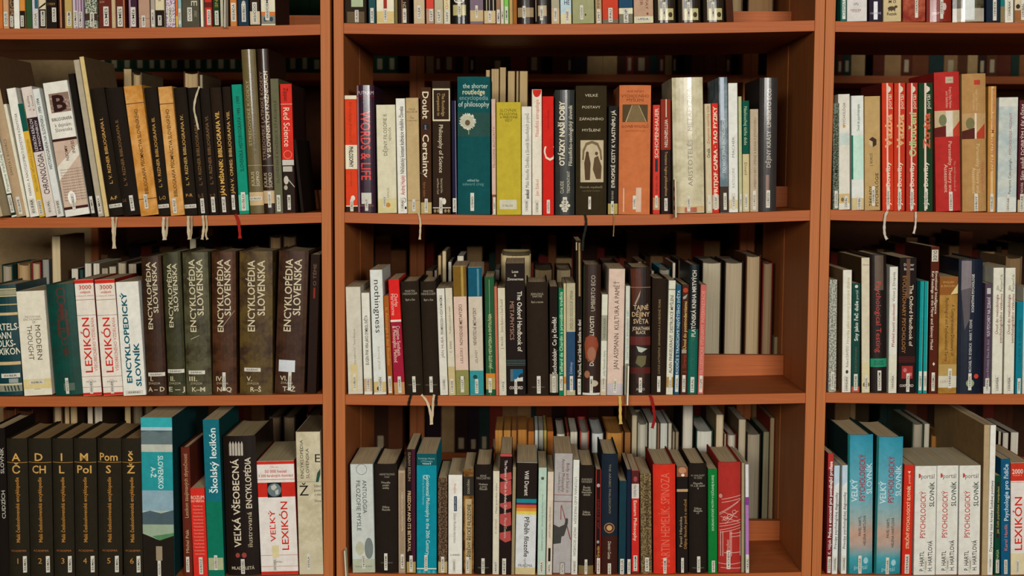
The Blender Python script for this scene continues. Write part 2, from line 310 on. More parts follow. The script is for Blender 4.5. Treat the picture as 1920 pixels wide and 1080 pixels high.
B('L', 1, 480, 502, 92, 495, 515, '2a1a12', 'Hg', 180, 'tall dark brown book in clear foil', [U('STREDOVEKÉ LATINSKÉ KÓDEXY', .25, 134, 300, 6, '8e7460'), U('V SLOVENSKÝCH KNIŽNICIACH', .68, 134, 296, 7, 'c8b898', 1), U('JÚLIUS', .25, 324, 352, 6, 'b8a888'), U('SOPKO', .68, 324, 352, 7, 'b8a888'), Bd(358, 382, 'b69c76'), Bd(310, 311, '9a8060'), Sk('01/SOP', .55, 360, 390, 6)])
B('L', 1, 505, 522, 148, 516, 530, '5c5a42', 'Pg', 150, 'narrow grey-green book in clear foil', [U('SLOVENSKÉ KNIŽNICE STAROBYLÉ', .5, 172, 360, 5, '34301e'), Sk('01/SOP', .5, 366, 397, 7)])
B('L', 1, 523.5, 547, 158, 532, 553, 'bf2a1e', 'Pg', 150, 'bright red book titled Red Science', [Dn('Zippan', .5, 165, 190, 8, '5a1410', 1), Bd(195, 196, 'd8a090'), Dn('Red Science', .5, 202, 275, 12, 'e0c4b0'), Rg(.5, 290, 8, 1.2, 'd87860'), Bd(300, 310, 'b4b0a6'), Bd(310, 400, '241a14'), Rc(.05, .85, 312, 322, 'a8a294'), El(.3, 338, 9, 16, 'b0a89a'), El(.25, 352, 7, 9, 'a09888'), Pg([(.5, 336), (1, 350), (1, 352), (.5, 339)], 'a8a294'), Sk('01/ZIM', .5, 366, 394, 6)], cr='2a1610')
B('L', 1, 549, 554, 262, 563, 569.5, '1a120d', 'P', 150, 'thin dark booklet leaning beside the red book')
# ---- left bookcase, third shelf
B('L', 2, -24, 27, 536, -10, 41, '0d3438', 'Hg', 165, 'dark teal book with gold bands, cut by the edge', [Bd(543, 545, 'b8a878'), Bd(546, 555, '8a8468'), Bd(556, 558, 'b8a878'), Bd(572, 574, 'a89868'), Bd(588, 593, 'b8a070'), Hz('BERTELS-', .52, 614, 52, 13, 'cfc9b4', 1), Hz('MANN', .4, 630, 34, 13, 'cfc9b4', 1), Hz('VOLKS-', .45, 645, 42, 13, 'cfc9b4', 1), Hz('LEXIKON', .52, 660, 52, 13, 'cfc9b4', 1), Bd(680, 686, 'b8a070'), SH('03/BER', .62, 706, 34, 8), Rc(.55, .88, 712, 720, '8a9088'), Bd(721, 724, 'b8b090'), Bd(724, 736, '80806a')] + [Pg([(f, 725), (f+.05, 725), (f+.09, 735), (f+.04, 735)], '1a3030') for f in (.35, .47, .59, .71, .83)])
B('L', 2, 28, 81, 548, 43, 97, 'd0cab6', 'P', 150, 'wide cream book titled MODERN THOUGHT', [Hz('THE FONTANA', .52, 596, 30, 4, '6a5840'), Hz('DICTIONARY', .52, 601, 34, 4, '6a5840'), Hz('OF', .55, 606, 6, 4, '6a5840'), Dn('MODERN', .68, 612, 677, 10, '4a3c2c'), Dn('THOUGHT', .38, 612, 677, 10, '4a3c2c'), Bd(713, 731, 'c8b880'), SH('03/BUL', .5, 719, 30), Hz('FONTANA', .5, 732, 12, 2, '6a5840')])
B('L', 2, 82, 136, 535, 102, 153, '0d3f35~16342c', 'Hg', 160, 'worn green book with red ornamental column', [Rg(.52, 551, 9, 2.2, '4c2a20'), Rg(.52, 566, 8, 2.2, '4c2a20'), Rc(.45, .6, 572, 600, '4c2a20'), Rg(.52, 590, 10, 2.2, '4c2a20'), Rg(.52, 610, 10, 2.2, '4c2a20'), Rc(.32, .4, 600, 632, '4c2a20'), Rc(.64, .72, 600, 632, '4c2a20'), Rg(.52, 630, 8, 2, '4c2a20'), Rg(.52, 643, 6, 1.6, '4c2a20'), El(.55, 662, 13, 14, '3a2a20'), Sk('03/VOJ', .48, 711, 741, 6), Rc(.35, .75, 721, 735, '4a5a4c')])
for i, (a, b, c, d) in enumerate([(137, 174, 155, 190), (175, 213, 192, 230)]):
    B('L', 2, a, b, 526, c, d, 'd2cabc', 'Pg', 150, ('left' if i == 0 else 'right') + ' one of two white-red LEXIKÓN books with 3000', [Bd(520, 533, RED), Bd(738, 752, RED), Hz('3000', .55, 540, 23, 8, 'a83024', 1), Hz('otázok', .55, 549, 20, 5, 'a83024', 1), Hz('z rôznych oblastí', .5, 556, 34, 3, 'a84034'), Bd(563, 564, '8a7868'), Bd(592, 593, '8a7868'), U('LEXIKÓN', .42, 597, 700, 14, RED, 1), U('VŠEOBECNÉHO VZDELANIA', .8, 597, 698, 6, 'b04a40'), Bd(707, 708, '9a8070'), Hz('ARTELL', .5, 717, 20, 3, '4a3a30'), Bd(727, 728, '9a8070'), Sk('03/LEX', .48, 712, 740, 6)], cr='7c1c16')
B('L', 2, 214, 260, 530, 232, 272, 'd2d0c6', 'P', 150, 'white book with teal title ENCYKLOPEDICKÝ SLOVNÍK', [U('ENCYKLOPEDICKÝ', .32, 536, 733, 10, '10505c', 2), U('SLOVNÍK', .72, 638, 733, 10, '10505c', 2), SH('03/ENC', .5, 737, 32)])
ev = [(263, 299, 482, 273, 312, '3a2417~2a1a10', 'I.', 'A – D', 'h', 703, .55), (302, 336, 474, 314, 347, '3c3a24~2a2a1a', 'II.', 'E – J', 'h', 697, .5), (340, 388, 474, 348, 396, '4e4c34~30281a', 'III.', 'K–M', 'h', 699, .45), (393, 441, 473, 398, 441, '4a2c18~2e1a0e', 'IV.', 'N–Q', 'v', 722, .5), (446, 511, 472, 449, 509, '55431f~35241a', 'V.', 'R–Š', 'h', 694, .4), (521, 579, 472, 514, 568, '40281a~2c1a10', 'VI.', 'T–Ž', 'v', 714, .45)]
for a, b, yt, c, d, col, n1, n2, hv, sv, sf in ev:
    wd = (b-a); sc = wd/48.0
    top = 487 if wd < 60 else 489
    it = [U('ENCYKLOPÉDIA', .36, top, 623 if wd < 60 else 622, min(14, wd*.245), 'bcb293', 1), U('SLOVENSKA', .66, top, 592 if wd > 45 else 593, min(14, wd*.245), 'bcb293', 1),
          Hz(n1, .3, 711, 4+3.2*len(n1), 9, 'b8ae90', 1), Hz('ZVÄZOK', .42, 720, 23, 4, 'a49a80'), Hz(n2, .5, 731, 26+wd*.12, 9, 'bcb293', 1)]
    it.append(SH('03/ENC', sf, sv, 31) if hv == 'h' else Sk('03/ENC', sf if n1 != 'VI.' else .52, 699, 734, 6))
    if n1 == 'VI.': it.append(Rc(.12, .68, 677, 699, 'bcc0c4'))
    if n1 == 'III.': it.append(Pg([(.25, 636), (.6, 629), (.6, 630), (.25, 637.5)], 'a09a88'))
    if n1 == 'IV.': it.append(Pg([(.35, 618), (.95, 582), (.96, 583), (.36, 620)], '8a7a68'))
    B('L', 2, a, b, yt, c, d, col, 'Hg', 170, 'mottled ENCYKLOPÉDIA SLOVENSKA volume ' + n1 + ' ' + n2.replace(' ', ''), it, pg='a08c6a')
B('L', 2, 582, 600, 478, 575, 592, '22140e', 'Pg', 150, 'narrow near-black book against the case side', [U('O TÉME', .5, 487, 545, 6, '6a5040'), Rc(.4, .6, 540, 560, '7a2a1c')])
# ---- left bookcase, lowest shelf
B('L', 3, -26, 6, 805, -15, 15, '16100c', 'H', 160, 'black book with white letters at the photo edge', [U('SLOVNÍK', .8, 830, 900, 6, 'a8a498', 1), U('CUDZÍCH', .8, 905, 990, 6, 'a8a498', 1)])
mv = [(8.5, 48, 'A', 'Č', '1', 15.5, 53.5), (49, 93, 'D', 'CH', '2', 55, 97), (95, 133, 'I', 'L', '3', 99, 138), (134, 178, 'M', 'Pol', '4', 140, 180), (180, 224, 'Pom', 'S', '5', 182, 227), (226, 261, 'Š', 'Ž', '6', 229, 267)]
for a, b, t1, t2, n, c, d in mv:
    B('L', 3, a, b, 824, c, d, '241f15', 'H', 175, 'dark encyclopedia volume %s, gold %s over %s' % (n, t1, t2), [Hz(t1, .48, 858, 9+8*len(t1), 15, 'bf9450', 1), Bd(868, 869, '9a7438'), Hz(t2, .48, 881, 9+8*len(t2), 15, 'bf9450', 1), U('Malá československá encyklopedie', .5, 896, 1018, 7, 'a87430', 1), Hz('ACADEMIA', .5, 1034, 28, 4, '9a5c2c'), Hz(n, .46, 1053, 7, 11, 'b0793a'), Sk('03/MAL', .8, 1044, 1075, 6.5)], pg='a5855a')
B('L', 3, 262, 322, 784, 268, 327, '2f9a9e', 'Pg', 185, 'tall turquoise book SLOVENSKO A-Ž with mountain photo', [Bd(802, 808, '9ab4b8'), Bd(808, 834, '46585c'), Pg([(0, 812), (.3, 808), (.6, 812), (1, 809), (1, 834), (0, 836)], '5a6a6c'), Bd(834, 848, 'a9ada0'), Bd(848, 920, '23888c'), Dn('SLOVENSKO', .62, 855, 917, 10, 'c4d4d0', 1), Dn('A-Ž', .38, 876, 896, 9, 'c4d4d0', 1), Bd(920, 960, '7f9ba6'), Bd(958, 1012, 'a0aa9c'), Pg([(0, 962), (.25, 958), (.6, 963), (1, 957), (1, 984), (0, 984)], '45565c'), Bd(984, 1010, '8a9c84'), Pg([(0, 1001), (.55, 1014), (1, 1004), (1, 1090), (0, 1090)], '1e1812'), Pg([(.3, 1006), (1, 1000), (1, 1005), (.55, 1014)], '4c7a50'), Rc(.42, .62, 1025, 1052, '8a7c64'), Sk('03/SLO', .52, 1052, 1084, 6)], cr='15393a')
B('L', 3, 337, 354, 840, 344, 360, '5a2418', 'H', 160, 'brown book titled Lexikon zaujímavých zbytočností', [U('Lexikon zaujímavých zbytočností', .5, 852, 972, 7, 'b0906a'), U('Michal Pták', .5, 994, 1038, 6, 'b89a74'), Sk('03/PTA', .5, 1045, 1074, 6)])
B('L', 3, 355, 383, 917, 363, 389, 'c22a20', 'P', 130, 'short red book titled ROZUM DO VRECKA', [Hz('ROZUM', .5, 934, 24, 7, 'd8b8a0', 1), Hz('DO VRECKA', .5, 941, 24, 4, 'd8b8a0', 1)] + [Hz('Encyklopédia' if i % 2 else 'Vynálezy', .5, 950+6.4*i, 18, 3, 'd8907c') for i in range(15)] + [Sk('03/ROZ', .55, 1046, 1078, 7)])
B('L', 3, 378, 411, 788, 391, 420, '13606c', 'Pg', 170, 'tall teal book titled Školský lexikón', [U('Školský lexikón', .55, 804, 925, 13, 'd0d8d4', 1), Bd(940, 1080, '0c6850'), Rc(.05, .95, 1047, 1070, '9aa07c'), Sk('03/ŠKO', .5, 1042, 1070, 6)], cr='0e3c3a')
B('L', 3, 416, 477, 820, 424, 487, '1a110d', 'Hg', 180, 'thick black book VEĽKÁ VŠEOBECNÁ ENCYKLOPÉDIA', [Rc(.18, .62, 834, 856, '5a5248'), *[Pg([(f, 834), (f+.03, 829), (f+.06, 834), (f+.06, 856), (f, 856)], 'a8a294') for f in (.2, .29, .38, .47, .56)], U('VEĽKÁ VŠEOBECNÁ', .36, 862, 1028, 13, 'c8bca4', 1), U('ENCYKLOPÉDIA', .74, 860, 955, 11, 'c8bca4', 1), U('ilustrovaná', .74, 962, 1028, 9, 'b4a68c'), El(.35, 1043, 8, 9, '8a3a34'), El(.55, 1043, 9, 10, '8a3a34'), Hz('MLADÉ LETÁ', .5, 1067, 42, 6, 'b0a48c', 1), Sk('03/VEĽ', .5, 1050, 1078, 7)], pg='b09c74')
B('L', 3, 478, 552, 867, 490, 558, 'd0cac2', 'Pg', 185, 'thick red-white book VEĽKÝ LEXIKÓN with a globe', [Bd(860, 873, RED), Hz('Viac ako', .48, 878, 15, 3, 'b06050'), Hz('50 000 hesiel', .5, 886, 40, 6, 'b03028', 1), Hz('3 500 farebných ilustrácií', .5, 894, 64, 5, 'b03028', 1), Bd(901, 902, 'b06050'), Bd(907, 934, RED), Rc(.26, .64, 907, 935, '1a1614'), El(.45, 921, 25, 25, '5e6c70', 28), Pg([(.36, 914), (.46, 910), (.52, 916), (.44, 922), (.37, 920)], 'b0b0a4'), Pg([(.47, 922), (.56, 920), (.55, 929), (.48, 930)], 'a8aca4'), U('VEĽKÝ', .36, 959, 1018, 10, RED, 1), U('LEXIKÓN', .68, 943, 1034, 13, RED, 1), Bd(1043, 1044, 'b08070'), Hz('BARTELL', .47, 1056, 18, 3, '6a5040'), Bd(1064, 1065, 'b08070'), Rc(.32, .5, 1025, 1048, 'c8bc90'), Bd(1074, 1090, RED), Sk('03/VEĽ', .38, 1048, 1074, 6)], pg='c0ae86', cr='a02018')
B('L', 3, 553, 600, 811, 561, 606, 'bdb59a~aaa284', 'Pg', 170, 'worn cream book ENCYKLOPÉDIA SLOVENSKA lettered Ž', [U('ENCYKLOPÉDIA', .22, 826, 898, 6, INK), U('SLOVENSKA', .45, 842, 898, 6, INK), Bd(904, 905, '8a8068'), Hz('Ž', .28, 920, 17, 20, '1e1814'), Hz('E', .88, 860, 10, 16, '1e1814'), Rc(.74, .98, 880, 905, 'b0a88c'), Pg([(.78, 905), (.85, 888), (.98, 880), (.98, 890), (.9, 905)], '24483c'), Hz('Súbor', .85, 912, 13, 5, INK), Hz('pozn', .85, 920, 12, 5, INK), Hz('o min', .85, 928, 12, 5, INK), Hz('Slov', .85, 940, 12, 5, INK), Sk('03/VLA', .4, 1040, 1070, 6)], pg='6a5a40')
# ---- middle bookcase, top shelf
A('M', 640, 681, '251c13', 'Pg', 'wide dark book with pale green picture, sticker 1/KAN', [Rc(.3, .85, -60, 13, '9aa684'), Rc(.1, .9, 22, 43, '5a4a34'), Sk('1/KAN', .55, 19, 42, 7)], dx=-3)
A('M', 691, 704, '24464a', 'P', 'narrow teal book with sticker 1/KAR', [Sk('1/KAR', .5, 15, 44, 6.5)], dx=-3)
A('M', 705.5, 739, 'cfc8b0', 'Pg', 'wide cream book with red bar, sticker 1/KEN', [Rc(.4, .6, -60, 16, '8c2c20'), Bd(21, 43, 'c0ab74'), Sk('1/KEN', .5, 16, 41, 6)], dx=-3)
A('M', 740, 745, '6c6238', 'P', 'very thin olive booklet', dx=-3)
A('M', 746, 767, '241610', 'Pg', 'dark brown book with sticker 1/LEI', [Rc(.3, .45, -60, 44, '6a4c34'), Sk('1/LEI', .6, 16, 43, 7), Dn('ND', .6, 4, 16, 6, 'b0a080')], dx=-3)
A('M', 775.5, 796, 'b5a283', 'P', 'beige book with printed call number 1/LEA', [Sk('1/LEA', .5, 10, 35, 7)], dx=-3)
A('M', 799, 813.5, 'c04030', 'Pg', 'red book with tan foot, sticker 1/LET', [Bd(16, 46, 'a5806a'), Sk('1/LET', .65, 17, 40, 7)], dx=-3)
A('M', 814.5, 831, 'aba083', 'P', 'beige-grey book with sticker 1/LET', [Sk('1/LET', .5, 18, 42, 7)], dx=-3)
A('M', 832, 844, 'c9bd98', 'P', 'cream book with orange letters, sticker 1/LEV', [Sk('1/LEV', .5, 18, 44, 7), Dn('DAVID', .5, -10, 17, 6, 'a0702c')], dx=-3)
A('M', 846, 880, '14110e', 'Hg', 'wide black book with round white emblem, sticker 1/LEX', [El(.45, 0, 20, 13, 'c0bcae'), Hz('ROZ', .45, 0, 15, 6, K, 1), Rc(.1, .82, 9, 29, 'a49a66'), Sk('1/LEX', .45, 6, 32, 6)], dx=-3)
A('M', 881, 906.5, '6d5d68', 'Pg', 'purple-grey book with sticker 1/LEX', [Bd(19, 40, 'b09a74'), Sk('1/LEX', .5, 10, 34, 5)], dx=-3)
A('M', 907.5, 929.5, '1c1410', 'Pg', 'black book with pale pin stripes, sticker 1/LIP', [Rc(.2, .26, -60, 20, 'b0a68c'), Rc(.45, .5, -60, 20, 'b0a68c'), Rc(.78, .85, -60, 20, 'c0b69c'), Bd(20, 44, 'b8a47c'), Sk('1/LIP', .5, 20, 42, 6)], dx=-3)
A('M', 930.5, 938.5, '8a6a50', 'P', 'thin brown book with sticker 1/MAL', [Sk('1/MAL', .5, 18, 45, 6)], dx=-3)
A('M', 939, 945, 'c0b498', 'P', 'thin cream book with sticker 1/MCI', [Sk('1/MCI', .5, 12, 45, 5)], dx=-3)
A('M', 945.5, 954, '6fae4a', 'P', 'thin bright green book with sticker 1/MEM', [Sk('1/MEM', .5, 12, 45, 6)], dx=-3)
A('M', 955, 961.5, 'a58a58', 'P', 'thin tan booklet next to an orange one', dx=-3)
A('M', 962, 969.5, '8c5626', 'P', 'thin orange-brown booklet', dx=-3)
A('M', 971, 1001, '1c130e', 'Hg', 'thick black book with taped sticker 1/NEF, left one', [Bd(14, 32, '8f7c5c'), Sk('1/NEF', .4, 11, 34, 6)], dx=-3)
A('M', 1003, 1033, '1b120d', 'Hg', 'thick black book with taped sticker 1/NEF, right one', [Rc(.2, .75, 10, 30, '9c8a68'), Rc(.04, .1, -60, 40, '8a7c68'), Sk('1/NEF', .42, 12, 38, 6)], dx=-3)
A('M', 1034, 1049.5, '98937c', 'P', 'grey book with tan foot, sticker 1/NIE', [Bd(15, 46, 'b29a78'), Sk('1/NIE', .5, 15, 40, 6)], dx=-3)
A('M', 1051, 1072, 'a8bcc0', 'Pg', 'light blue book lettered HE, sticker 1/NIE', [Hz('HE', .6, 4, 10, 9, '3a4048', 1), Bd(26, 44, 'c4b890'), Sk('1/NIE', .62, 16, 43, 7)], dx=-3)
A('M', 1073.5, 1115, '8e8f68', 'P', 'wide sage green book with sticker 1/OOV', [Sk('1/OOV', .42, 10, 37, 6), El(.6, 28, 3, 4, '3a3020')], dx=-4)
A('M', 1117, 1129, '9c8462', 'P', 'narrow brown book with sticker 1/PET', [Dn('symbolické', .5, -30, 16, 5, '4a3424'), Sk('1/PET', .5, 17, 43, 7)], dx=-4)
A('M', 1130, 1160, 'b33a24', 'Pg', 'red book with ragged foot and sticker 1/PAU', [Bd(36, 46, '6a6050'), Sk('1/PAU', .5, 15, 42, 8)], dx=-4)
A('M', 1161, 1187.5, '1d4058', 'Pg', 'blue book with cream foot, sticker 1/POP', [Bd(15, 26, 'c8c4a4'), Bd(26, 46, '6e6a58'), Sk('1/POP', .5, 16, 43, 9)], dx=-4)
A('M', 1189, 1226, 'a98a72', 'P', 'wide pinkish tan book with slanted label 1/PDA', [Dn('AVRUPAY', .68, -30, 18, 6, '6c3c2c'), Dn('HCIER', .4, -30, 18, 6, '6c3c2c'), El(.7, 26, 4, 5, '8a3a28'), Bd(31, 46, 'c4bd98'), SH('1/PDA', .48, 36, 26, 8)], dx=-4)
for i, (a, b) in enumerate([(1228, 1268), (1273, 1315), (1320, 1359)]):
    A('M', a, b, '241c12', 'Hg', ['left', 'middle', 'right'][i] + ' of three black MOTT volumes in clear foil', [Rc(.25, .9, 16, 38, 'a8a070'), Rc(.18, .24, -60, 38, 'a89c84'), Sk('1/MOTT', .45, 4, 35, 6), Hz('PH', .3, 0, 10, 7, 'b0a084'), El(.75, 28, 8, 10, '3a3020')], dx=-4, dep=170)
B('M', 0, 1358, 1371, -60, 1363, 1377, '3c2014', 'P', 150, 'brown booklet leaning left beside the black volumes', ())
# ---- middle bookcase, second shelf
B('M', 1, 642.5, 665.5, 179, 645.5, 668, 'c53c1e', 'P', 150, 'orange-red dictionary with black word PHILOSOPHY', [Bd(175, 186, 'cfc8b0'), Dn('the routledge dictionary of', .5, 191, 268, 6, '8c2c18'), Bd(272, 317, 'cfc8b0'), Dn('PHILOSOPHY', .5, 275, 314, 8, '221a14', 2), Dn('second edition', .5, 322, 350, 4, '8c2c18'), El(.6, 372, 8, 10, 'd0c8b8'), Bd(386, 388, 'cfc0a0'), Bd(388, 400, '2a1c14'), Sk('1/RO', .5, 374, 397, 6)])
B('M', 1, 667, 701, 160, 671, 703, '2c1826', 'Hg', 165, 'dark purple book titled WORDS & LIFE', [Rc(0, .1, 155, 402, '8a6a70'), Hz('PUTNAM', .5, 174, 30, 7, 'b8a0a8'), Bd(179.5, 181, '6a1824'), Dn('WORDS & LIFE', .5, 208, 338, 19, 'c23a34', 1), Rc(.2, .78, 362, 383, 'b8b6ac'), Hz('HARVARD', .5, 386, 26, 4, '8a5a4a'), Sk('1/PUT', .5, 368, 396, 6)])  # pale strip down the left edge is a painted foil highlight, not print
B('M', 1, 704.5, 740.5, 197, 708, 744, 'c6c0a4', 'P', 150, 'cream book titled DEJINY FILOSOFIE II.', [U('DĚJINY FILOSOFIE II.', .45, 213, 292, 7, '4a4434'), U('NOVOVĚK', .7, 239, 264, 5, '4a4434'), U('KATALÓG', .55, 353, 371, 4, '6a5a40'), Bd(373, 402, 'c0b684'), El(.55, 385, 9, 9, 'b07a34'), Sk('1/SVO', .36, 366, 391, 6)])
B('M', 1, 741, 759, 185, 746, 763, 'd0cec2', 'Pg', 150, 'white book, red and black condensed title', [U('Nihilistický kontext kultivácie mladého človeka', .55, 200, 326, 8, '2a241e', 1), U('Andrej Hajský', .55, 329, 366, 8, 'a82c24', 1), Rg(.62, 376, 5, 1, '4a4438'), Sk('1/RAJ', .5, 371, 397, 6), Rc(.75, .95, 388, 393, K)])
B('M', 1, 760, 784, 184, 764, 788, 'ad966c', 'P', 150, 'tan book with small centred title Čas', [Hz('PAUL', .5, 205, 12, 4, '5a4830'), Hz('RICOEUR', .5, 210, 20, 4, '5a4830'), Hz('Čas', .5, 221, 7, 4, '5a4830'), Hz('a vyprávění', .5, 226, 19, 3, '5a4830'), Hz('I', .5, 231, 2, 3, '5a4830'), Bd(376, 377, '8a6c3c'), Sk('1/RIC', .5, 374, 397, 6)], rb=[('b4a484', 4, [(785, 400), (788, 415), (788, 432), (787, 449)])])
B('M', 1, 787, 808, 164, 789, 809, '39200f', 'Pg', 150, 'brown book titled Doubt and Certainty', [Dn('Doubt', .5, 172, 223, 12, 'd0c6a8', 1), El(.5, 238, 13, 12, '18202c'), Dn('and', .5, 234, 243, 4, 'a89c84'), Dn('Certainty', .5, 252, 333, 12, 'd0c6a8', 1), Dn('Rahner Seidner', .35, 342, 370, 5, '8a5a34'), Bd(380, 402, 'a59260'), Sk('1/ROU', .5, 373, 399, 6)])
B('M', 1, 809.5, 844, 152, 811, 845.5, '2a1a0e', 'Pg', 150, 'dark brown companion titled Philosophy of Science', [Rc(.02, .98, 166, 227, 'c6bc9c'), Rc(.08, .92, 169, 224, '2a1a0e'), Dn('The Routledge', .62, 175, 218, 6, 'a88c58'), Dn('Companion to', .36, 175, 217, 6, 'a88c58'), Dn('Philosophy of Science', .48, 234, 324, 8, 'cabfa0'), Dn('Edited by Stathis Psillos', .5, 335, 362, 4, 'a89c80'), Dn('and Martin Curd', .3, 335, 364, 4, 'a89c80'), Bd(389.5, 391, 'd0c8b0')] + [Pg([(f, 392), (f+.08, 396), (f, 400), (f-.08, 396)], '8a7a58') for f in (.12, .3, .7, .88)] + [El(.62, 378, 8, 12, 'c8c0ac'), Sk('1/ROU', .45, 371, 401, 6)])
B('M', 1, 846, 854.5, 189, 848, 857, '1c1a30', 'P', 150, 'thin dark navy book beside the teal encyclopedia', [Rc(.75, .95, 185, 402, '6a6478'), Sk('1/ROV', .5, 372, 398, 7)])
B('M', 1, 856, 920, 144, 858.5, 918.5, '0f4749', 'H', 165, 'wide teal encyclopedia of philosophy with a dandelion', [
  Bd(211, 256, '24443e'), Hz('the shorter', .55, 161, 47, 9, 'bcc4b4'), Hz('routledge', .5, 172, 42, 10, 'c8bc94', 1), Hz('encyclopedia', .5, 183, 54, 9, '7a9490'), Hz('of philosophy', .5, 195, 58, 10, 'bcc4b4'), Rc(.33, .36, 236, 252, '7a8a60'), ('D', .31, 228, 16), Hz('edited by', .48, 338, 22, 5, '9ab0a8'), Hz('edward craig', .48, 345, 40, 6, '5c8480'), Sk('1/SHO', .45, 362, 396, 7)])
B('M', 1, 921, 929, 186, 922.5, 930, 'bfa090', 'P', 150, 'thin pinkish white book left of the yellow one', [U('FILOSOFIE AUTORITY', .55, 222, 330, 4, '6a4a40'), Bd(365, 402, '7a4838'), Sk('1/SIT', .6, 370, 402, 5)])
B('M', 1, 930, 977, 192, 931, 977.5, 'ac9a2c', 'Pg', 150, 'mustard yellow book titled SLOVNÍK FILOZOFIA', [Hz('SLOVNÍK', .49, 207, 32, 6, '5c5018'), Hz('FILOZOFIA', .5, 214, 33, 5, '3c340f'), Hz('A PRÍRODNÉ', .5, 220, 33, 5, '3c340f'), Hz('VEDY', .5, 226, 14, 5, '3c340f'), Rc(.12, .82, 375, 393, 'b9b59c'), Hz('1/SLO', .45, 386, 22, 4, INK)])
B('M', 1, 978, 996.5, 200, 978, 997, 'ccc9bc', 'P', 150, 'white book titled Malá filosofie člověka', [U('Malá filosofie člověka a Slovník filosofických pojmů', .55, 213, 352, 7, '4a443a'), U('sokol', .55, 356, 373, 7, '1a1612', 2), Sk('1/SOK', .5, 374, 397, 6)])
B('M', 1, 997, 1016, 168, 998, 1016, 'cfc8b6', 'P', 150, 'cream book Filosofická antropologie with red tip', [Pg([(.07, 168.5), (.97, 168.5), (.9, 176), (.72, 181), (.5, 182.5), (.28, 181), (.12, 176)], RED), U('Filosofická antropologie', .5, 187, 256, 7, 'b03a28'), U('Jan Sokol', .5, 337, 368, 6, 'b04a34'), Sk('1/SOK', .5, 376, 401, 6)])
B('M', 1, 1017, 1038, 181, 1017.5, 1039, 'bc221a', 'P', 150, 'red book with large white letter C', [U('skúmanie filozofie', .5, 207, 242, 4, '7a1410'), U('C', .62, 270, 306, 24, 'cfc4ae'), Sk('1/STU', .5, 375, 401, 6)])
B('M', 1, 1041, 1077.5, 169, 1041, 1077.5, '2b2d2a', 'Hg', 160, 'charcoal book titled OTÁZKY NAŠÍ DOBY', [U('OTÁZKY NAŠÍ DOBY', .34, 190, 311, 10, 'cac2a8', 2), U('Filozoficko-teologický slovník', .78, 197, 311, 7, 'b8b29c', 1), U('CLAUDE', .34, 340, 363, 7, 'b0aa94'), U('TRESMONTANT', .68, 321, 363, 6, 'b0aa94'), *[El(.5+.2*math.cos(k*PI/3), 386+7*math.sin(k*PI/3), 6, 6, 'bdb79c') for k in range(6)], Sk('1/TRE', .5, 370, 398, 8)])
B('M', 1, 1079, 1139, 161, 1080, 1137, '2c2414', 'H', 165, 'wide dark olive book with framed antique arch picture', [
  Hz('VELKÉ', .5, 179, 24, 5, 'b8ae94'), Hz('POSTAVY', .5, 201, 34, 5, 'b8ae94'), Hz('ZÁPADNÍHO', .5, 223, 46, 5, 'b8ae94'), Hz('MYŠLENÍ', .5, 244, 34, 5, 'b8ae94'),
  Rc(.15, .9, 263, 342, 'b0a284'), Pg([(.2, 300), (.22, 282), (.32, 268), (.52, 264), (.72, 268), (.83, 282), (.86, 300), (.8, 300), (.77, 284), (.68, 273), (.52, 269), (.36, 273), (.28, 284), (.26, 300)], '6c5c40'),
  Pg([(.3, 338), (.27, 306), (.32, 290), (.42, 290), (.48, 306), (.46, 338)], '4a3826'), El(.37, 288, 6, 8, '4a3826'), Pg([(.55, 318), (.6, 296), (.72, 292), (.84, 312), (.82, 336), (.66, 336)], '55422c'), El(.67, 288, 6, 7, '55422c'),
  Hz('Slovník myslitelů', .5, 351, 42, 4, '8a7c60'), Hz('uspořádal kolektiv', .5, 358, 34, 2.5, '6a5c44'), Sk('1/TRE', .45, 369, 393, 5)], rb=[('1a1c14', 5, [(1097, 403), (1099, 415), (1098, 428), (1094, 446), (1092, 470)])])
B('M', 1, 1141, 1160, 199, 1140, 1158, '181614', 'Pg', 150, 'black book titled EVROPSKÉ CESTY K VLASTNÍMU JÁ', [U('EVROPSKÉ CESTY K VLASTNÍMU JÁ', .5, 207, 352, 7, 'c8c0aa', 1), U('VÁCLAV UMLAUF', .45, 358, 375, 4, 'a8a08c'), Bd(382, 402, '9a8a50'), Sk('1/UML', .45, 377, 401, 5)], rb=[('8c7040', 2, [(1151, 402), (1151, 425), (1150, 443)])])
B('M', 1, 1161, 1222.5, 160, 1160, 1218.5, 'b4663c', 'H', 165, 'wide orange book VÝCHODNÍHO MYŠLENÍ with stairway photo', [Hz('VELKÉ POSTAVY', .5, 171.5, 32, 4, '5c2c18'), Hz('VÝCHODNÍHO', .5, 180, 52, 6, '5c2c18'), Hz('MYŠLENÍ', .5, 187.5, 32, 6, '5c2c18'), Rc(.1, .9, 196, 229, '4a3c26'), Pg([(.4, 197), (.6, 197), (.86, 229), (.2, 229)], '6e5c3e'), Pg([(.39, 197), (.405, 197), (.22, 229), (.19, 229)], 'a89870'), Pg([(.6, 197), (.615, 197), (.87, 229), (.85, 229)], 'a89870'), Hz('SLOVNÍK MYSLITELŮ', .5, 237, 50, 5, '5c2c18'), Hz('uspořádal McGreal', .5, 245, 36, 3, '7a4428'), Rc(.14, .18, 353, 398, 'c4a48c'), Rc(.55, .72, 352, 398, 'c0a48e'), Sk('1/VEL', .5, 367, 393, 6)])
B('M', 1, 1224.5, 1238.5, 197, 1225, 1237, 'b43428', 'Pg', 150, 'narrow red book with a dark square mid-spine', [U('SCHOPENHAUER', .5, 203, 296, 7, 'c8b4a0', 1), Rc(.3, .7, 298, 322, '2a2c34'), U('Svět jako vůle', .5, 330, 364, 4, '5a1814'), Bd(371, 394, 'a8805c'), Sk('1/SCH', .5, 367, 390, 5)])
